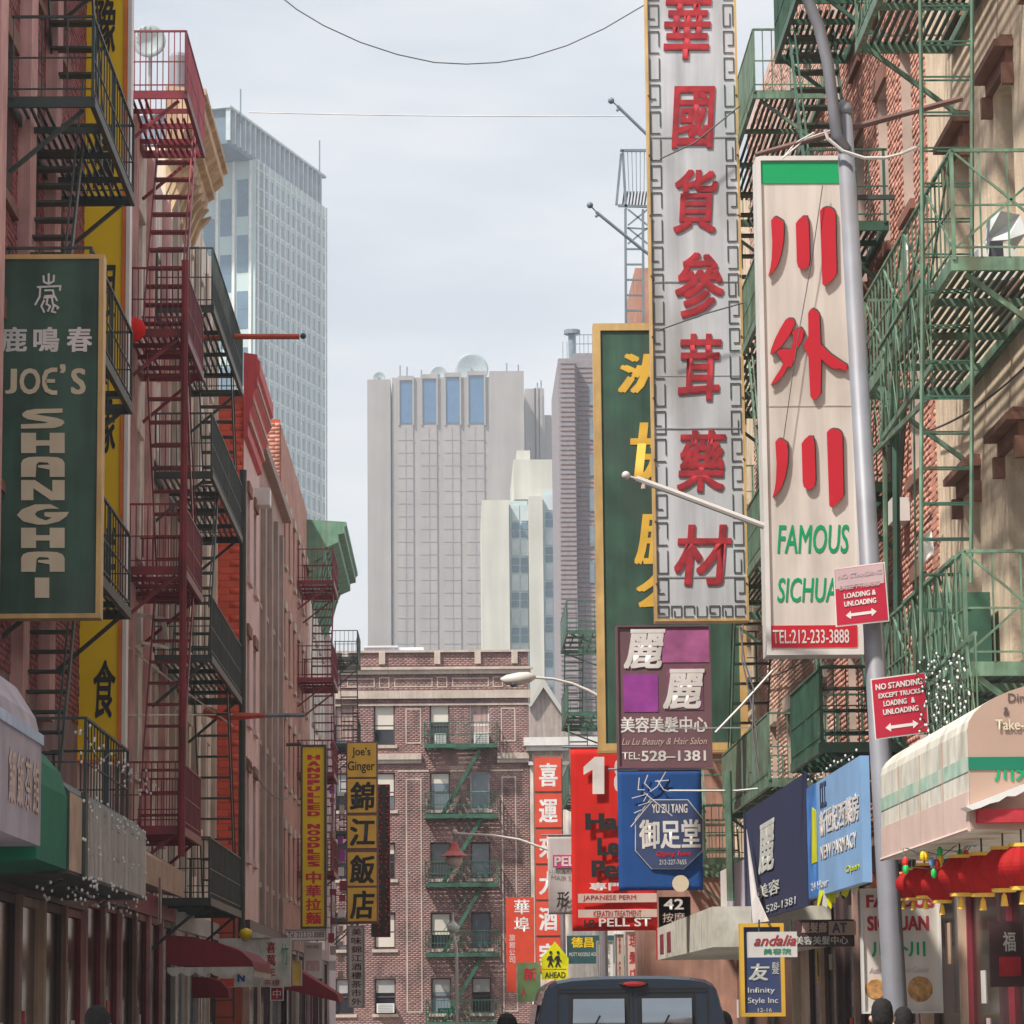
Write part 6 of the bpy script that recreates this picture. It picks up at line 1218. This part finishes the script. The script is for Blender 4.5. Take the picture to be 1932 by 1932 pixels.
# roof clutter above left: dish, tank
c = U(281, 78, 60); r = root('satellite_dish', 'pale satellite dish behind the top maroon railing', 'satellite dish', c, 'roof things'); part(MB().lathe(c, [(.01, .14), (.2, .1), (.33, 0), (.33, -.03), (.2, .06), (.01, .1)], 18, 'y'), 'dish', M['dishgrey'], r, smooth=True); part(MB().tube([c+Vector((0,.2,-.1)), c+Vector((0,.2,-1.5))], .03, 6), 'mount', M['fgrey'], r)
c = U(337, 100, 62); solo(MB().lathe(c-Vector((0,0,.4)), [(.2, -.6), (.2, .3), (.14, .38), (.02, .4)], 16), 'roof_tank', M['galv'], 'grey round roof tank behind the top maroon railing', 'tank')
# shop fan and hanging bits near right
c = V(1345, 1470, 5.2)
# drooping service cables on the facades
for k, (X, Ya, Yb, z, s_, lb) in enumerate([(5.66, 37, 60, 7.3, .5, 'drooping service cable across the red brick house below its second windows'), (5.66, 38, 58, 10.8, .35, 'drooping service cable high on the red brick house'),
     (-5.05, 44, 58, 8.6, .5, 'drooping service cable on the pale stucco building at mid height'), (-4.5, 69, 88, 7.0, .4, 'drooping service cable along the pink house and its neighbour'), (5.66, 25, 37, 7.9, .3, 'drooping service cable on the beige stone house')]):
    solo(MB().tube(sag(Vector((X, Ya, z)), Vector((X, Yb, z+.4)), s_, 16), .014, 4), 'cable', M['wire'], lb, 'cable')
for k, (y, z, lb) in enumerate([(43.6, 8.15, 'boxy air conditioner under the red brick house window beside the lamp post'), (35.0, 5.05, 'air conditioner in the lowest far window of the beige stone house'), (32.2, 8.95, 'air conditioner in the middle window of the beige stone house')]):
    r = root('air_conditioner', lb, 'air conditioner', (5.6, y, z), 'window air conditioners'); part(MB().box((5.45, y-.28, z), (5.98, y+.28, z+.38)), 'case', M['white'], r)
    part(MB().box((5.44, y-.24, z+.04), (5.449, y+.24, z+.34)), 'grille', M['fgrey'], r)
# ---------------------------------------------------------------- van
VX, VY = 1.80, 33.0
vn = root('van', 'blue grey van seen from behind with two dark rear windows', 'van', (VX, VY, 0), 'vehicles')
def sec(w, h, zb=.45):
    pts = [(w*1.0, zb), (w*1.015, .85), (w*.995, 1.15)]; zs_ = 1.15
    pts += [(w*(.995-.10*((k)/6)**1.5), 1.15+(h-.22-1.15)*k/6) for k in range(1, 7)]
    pts += [(w*(.895-.02), h-.15), (w*.83, h-.085), (w*.76, h-.045), (w*.6, h-.018), (w*.3, h-.003), (0, h)]
    return pts + [(-a, b) for a, b in reversed(pts[:-1])]
secs = [(0.0, 1.0, 1.87), (.06, 1.01, 1.90), (.4, 1.015, 1.905), (1.5, 1.02, 1.915), (3.1, 1.02, 1.90), (3.5, 1.0, 1.82), (4.3, .95, 1.22), (5.1, .93, 1.08), (5.25, .90, .95)]
mb = MB(); n = len(sec(1, 1.9))
for dy, w_, h in secs:
    for a, b in sec(w_, h): mb.v.append((VX+a, VY+dy, min(b, h)))
for k in range(len(secs)-1):
    for j in range(n-1): mb.f.append((k*n+j, k*n+j+1, (k+1)*n+j+1, (k+1)*n+j))
    mb.f.append((k*n+n-1, k*n, (k+1)*n, (k+1)*n+n-1))
mb.f += [tuple(range(n-1, -1, -1)), tuple((len(secs)-1)*n+j for j in range(n))]
bd = part(mb, 'body', M['vanpaint'], vn)
vz = lambda y: U(1190, y, VY).z; vx = lambda x: U(x, 1900, VY).x
for x0, x1, x2, x3 in ((1070, 1186, 1074, 1186), (1203, 1313, 1203, 1310)):
    g = part(MB().prism([Vector((vx(x0), VY-.012, 1.0)), Vector((vx(x1), VY-.012, 1.0)), Vector((vx(x3), VY-.012, vz(1876))), Vector((vx(x2), VY-.012, vz(1876)))], (0, .011, 0)), 'window_seal', M['rubber'], vn)
    g = MB(); xa, xb, zb_, zt_ = vx(x0+8), vx(x1-8), 1.06, vz(1884); nn = 10
    for q in range(nn+1):
        t_ = q/nn; yy = VY-.052+.06*max(0, t_-.25)**2
        for xq in (xa, xb): g.v.append((xq+(.02 if xq == xa and x0 < 1100 else 0)*t_, yy, zb_+(zt_-zb_)*t_))
    for q in range(nn): g.f.append((2*q, 2*q+1, 2*q+3, 2*q+2))
    o_ = part(g, 'rear_window', mat('van glass', (.28,.31,.34), .04, metal=.85, noise=.12, ns=1.2), vn, smooth=True)
    part(MB().bar((vx(x0+22), VY-.075, 1.1), ((vx(x0)+vx(x1))/2+.02, VY-.065, 1.5), .018, .02), 'wiper', M['rubber'], vn)
part(MB().box((vx(1194)-.006, VY-.006, .5), (vx(1194)+.006, VY+.001, vz(1864))).box((vx(1052), VY-.006, vz(1866)), (vx(1335), VY+.001, vz(1864))), 'door_seam', M['rubber'], vn)
part(MB().box((vx(1052)-.006, VY-.006, .5), (vx(1052)+.006, VY+.001, vz(1867))).box((vx(1335)-.006, VY-.006, .5), (vx(1335)+.006, VY+.001, vz(1867))), 'side_seam', M['rubber'], vn)
part(MB().lathe(Vector((vx(1196), VY+.01, vz(1857))), [(.001, -.05), (.13, -.045), (.16, 0), (.001, .01)], 18, 'y'), 'brake_light_bezel', M['rubber'], vn)
o_ = [o for o in vn.children if o.name.startswith('brake_light_bezel')][0]
for v in o_.data.vertices: v.co.z = (v.co.z - (vz(1857))) * .22 + vz(1857)
mb = MB().lathe(Vector((0,0,0)), [(.001, -.02), (.1, -.015), (.12, 0), (.001, .005)], 16, 'y'); mb.v = [(x+vx(1197), y+VY-.045, z*.22+vz(1857)) for x, y, z in mb.v]; part(mb, 'brake_light', M['lampred'], vn)
part(MB().box((vx(1052), VY-.009, vz(1872)), (vx(1335), VY-.001, vz(1869))), 'roof_gutter', M['rubber'], vn)
part(MB().box((VX-1.0, VY-.14, .35), (VX+1.0, VY+.1, .58)), 'rear_bumper', M['rubber'], vn)
for sg in (-1, 1):
    part(MB().box((VX+sg*.9-.07, VY-.03, .8), (VX+sg*.9+.07, VY+.02, 1.15)), 'tail_light', M['lampred'], vn)
    part(MB().prism([(VX+sg*1.001, VY+.5, 1.22), (VX+sg*1.001, VY+2.9, 1.22), (VX+sg*.94, VY+2.9, 1.62), (VX+sg*.94, VY+.5, 1.62)], (sg*.012, 0, 0)), 'side_window', M['glass'], vn)
    part(MB().tube([(VX+sg*.98, VY+3.55, 1.25), (VX+sg*1.18, VY+3.5, 1.3)], .03, 6).ball((VX+sg*1.22, VY+3.45, 1.38), .12, 8, 1.3), 'wing_mirror', M['rubber'], vn)
    for yy in (.95, 4.3):
        wl = part(MB().lathe((VX+sg*.9, VY+yy, .35), [(.2, -.11), (.33, -.11), (.35, -.06), (.35, .06), (.33, .11), (.2, .11)], 20, 'x'), 'wheel', M['rubber'], vn)
        part(MB().lathe((VX+sg*.9, VY+yy, .35), [(.001, -.08), (.2, -.1), (.2, .1), (.001, .08)], 14, 'x'), 'rim', M['galv'], wl)
# ---------------------------------------------------------------- people
def person(label, x, D, h, coat, face_deg=0, seed=1):
    """whole standing figure, one skinned body; hair, coat and trousers are its clothing"""
    bx = U(x, 1900, D).x; s = h/1.75; g = .12 if abs(bx) > 3.2 else -.01
    r = root('person', label, 'person', (bx, D, g), 'people')
    J = {'pel': (0,0,.95), 'sp': (0,0,1.15), 'ch': (0,-.01,1.36), 'nk': (0,0,1.5), 'hd': (0,.01,1.58), 'tp': (0,.0,1.68),
         'ls': (-.17,0,1.43), 'le': (-.22,.03,1.15), 'lw': (-.23,-.05,.9), 'lh': (-.23,-.08,.82), 'rs': (.17,0,1.43), 're': (.22,.03,1.15), 'rw': (.23,-.05,.9), 'rh': (.23,-.08,.82),
         'lk': (-.1,-.04,.5), 'la': (-.1,.08,.08), 'lf': (-.1,-.1,.04), 'rk': (.11,.02,.5), 'ra': (.1,-.02,.08), 'rf': (.1,-.2,.04)}
    E_ = [('pel','sp'),('sp','ch'),('ch','nk'),('nk','hd'),('hd','tp'),('ch','ls'),('ls','le'),('le','lw'),('lw','lh'),('ch','rs'),('rs','re'),('re','rw'),('rw','rh'),('pel','lk'),('lk','la'),('la','lf'),('pel','rk'),('rk','ra'),('ra','rf')]
    Rr = dict(pel=.15, sp=.14, ch=.16, nk=.055, hd=.095, tp=.075, ls=.06, le=.042, lw=.03, lh=.035, rs=.06, re=.042, rw=.03, rh=.035, lk=.065, la=.042, lf=.035, rk=.065, ra=.042, rf=.035)
    def skinned(name, names, edges, scale, m, sub=2):
        ix = {k: i for i, k in enumerate(names)}; me = bpy.data.meshes.new(name); me.from_pydata([tuple(Vector(J[k])*s) for k in names], [(ix[a], ix[b]) for a, b in edges], [])
        o = bpy.data.objects.new(name, me); COL.objects.link(o); md = o.modifiers.new('s', 'SKIN'); 
        for k in names: me.skin_vertices[0].data[ix[k]].radius = (Rr[k]*scale*s, Rr[k]*scale*s*.85)
        me.skin_vertices[0].data[0].use_root = True; o.modifiers.new('u', 'SUBSURF').levels = sub
        dg = bpy.context.evaluated_depsgraph_get(); nm = bpy.data.meshes.new_from_object(o.evaluated_get(dg)); bpy.data.objects.remove(o)
        nm.materials.clear(); nm.materials.append(m); nm.shade_smooth(); return link(name, nm, r, ORG[r.name])
    skinned('body', list(J), E_, 1.0, M['skin'])
    tn_ = ['sp','ch','ls','le','lw','rs','re','rw','pel']; skinned('coat', tn_, [e for e in E_ if e[0] in tn_ and e[1] in tn_], 1.42, coat)
    tn_ = ['pel','lk','la','rk','ra']; skinned('trousers', tn_, [e for e in E_ if e[0] in tn_ and e[1] in tn_], 1.18, M['denim'])
    c = Vector((bx, D, g+1.63*s)); mb = MB().lathe(c, [(.09*s, -.12), (.105*s, -.06), (.112*s, 0), (.105*s, .05), (.08*s, .095), (.04*s, .12), (.002, .125)], 18); rr = random.Random(seed)
    mb.v = [(x_+rr.uniform(-.004,.004), y_+rr.uniform(-.004,.004)-.012, z_) for x_, y_, z_ in mb.v]; part(mb, 'hair', M['hair'], r, smooth=True)
    for sg in (-1, 1): part(MB().ball(c+Vector((sg*.108*s, 0, -.05)), .028*s, 6, 1.2), 'ear', M['skin'], r, smooth=True)
    fc = c+Vector((0, .10*s, -.06)); part(MB().ball(fc+Vector((0,.01,0)), .02, 6, 1.4), 'nose', M['skin'], r, smooth=True)
    for sg in (-1, 1): part(MB().ball(fc+Vector((sg*.035, -.005, .03)), .012, 6), 'eye', M['black'], r)
    for sg in (-1, 1):          # hands: palm part of the body, five curled fingers each
        hb = Vector((bx, D, g))+Vector(J['lh' if sg < 0 else 'rh'])*s
        for q in range(4): p = hb+Vector((0, -.03+.02*q, -.02)); part(MB().tube([p, p+Vector((0, -.005, -.035)), p+Vector((-sg*.012, -.003, -.062+.004*abs(q-1)))], [.009, .008, .006], 6), 'finger', M['skin'], r, smooth=True)
        p = hb+Vector((-sg*.01, -.035, .0)); part(MB().tube([p, p+Vector((-sg*.015, -.03, -.03)), p+Vector((-sg*.02, -.035, -.05))], [.01, .009, .007], 6), 'thumb', M['skin'], r, smooth=True)
    return r
person('person with black hair and dark coat on the left pavement, seen from behind', 184, 25.5, 1.64, M['coatd'], seed=1)
person('person with dark hair in a dark jacket behind the lamp post', 1664, 27.5, 1.50, M['coatd'], seed=2)
person('person in a blue and white jacket right of the lamp post', 1704, 29.0, 1.42, M['coatb'], seed=3)
# ---------------------------------------------------------------- haze between here and the towers
HAZE = .0003
if HAZE:
    hz = MB().box((-330, -30, -1.5), (330, 1010, 215)); m = bpy.data.materials.new('haze air'); m.use_nodes = True; t = m.node_tree; t.nodes.clear()
    o = t.nodes.new('ShaderNodeOutputMaterial'); v = t.nodes.new('ShaderNodeVolumePrincipled'); v.inputs['Color'].default_value = (.86, .92, 1, 1); v.inputs['Density'].default_value = HAZE; v.inputs['Anisotropy'].default_value = .0
    t.links.new(v.outputs[0], o.inputs['Volume']); hzo = link('haze', hz.mesh('haze', (0,0,0), m), None, (0,0,0)); hzo['kind'] = 'stuff'
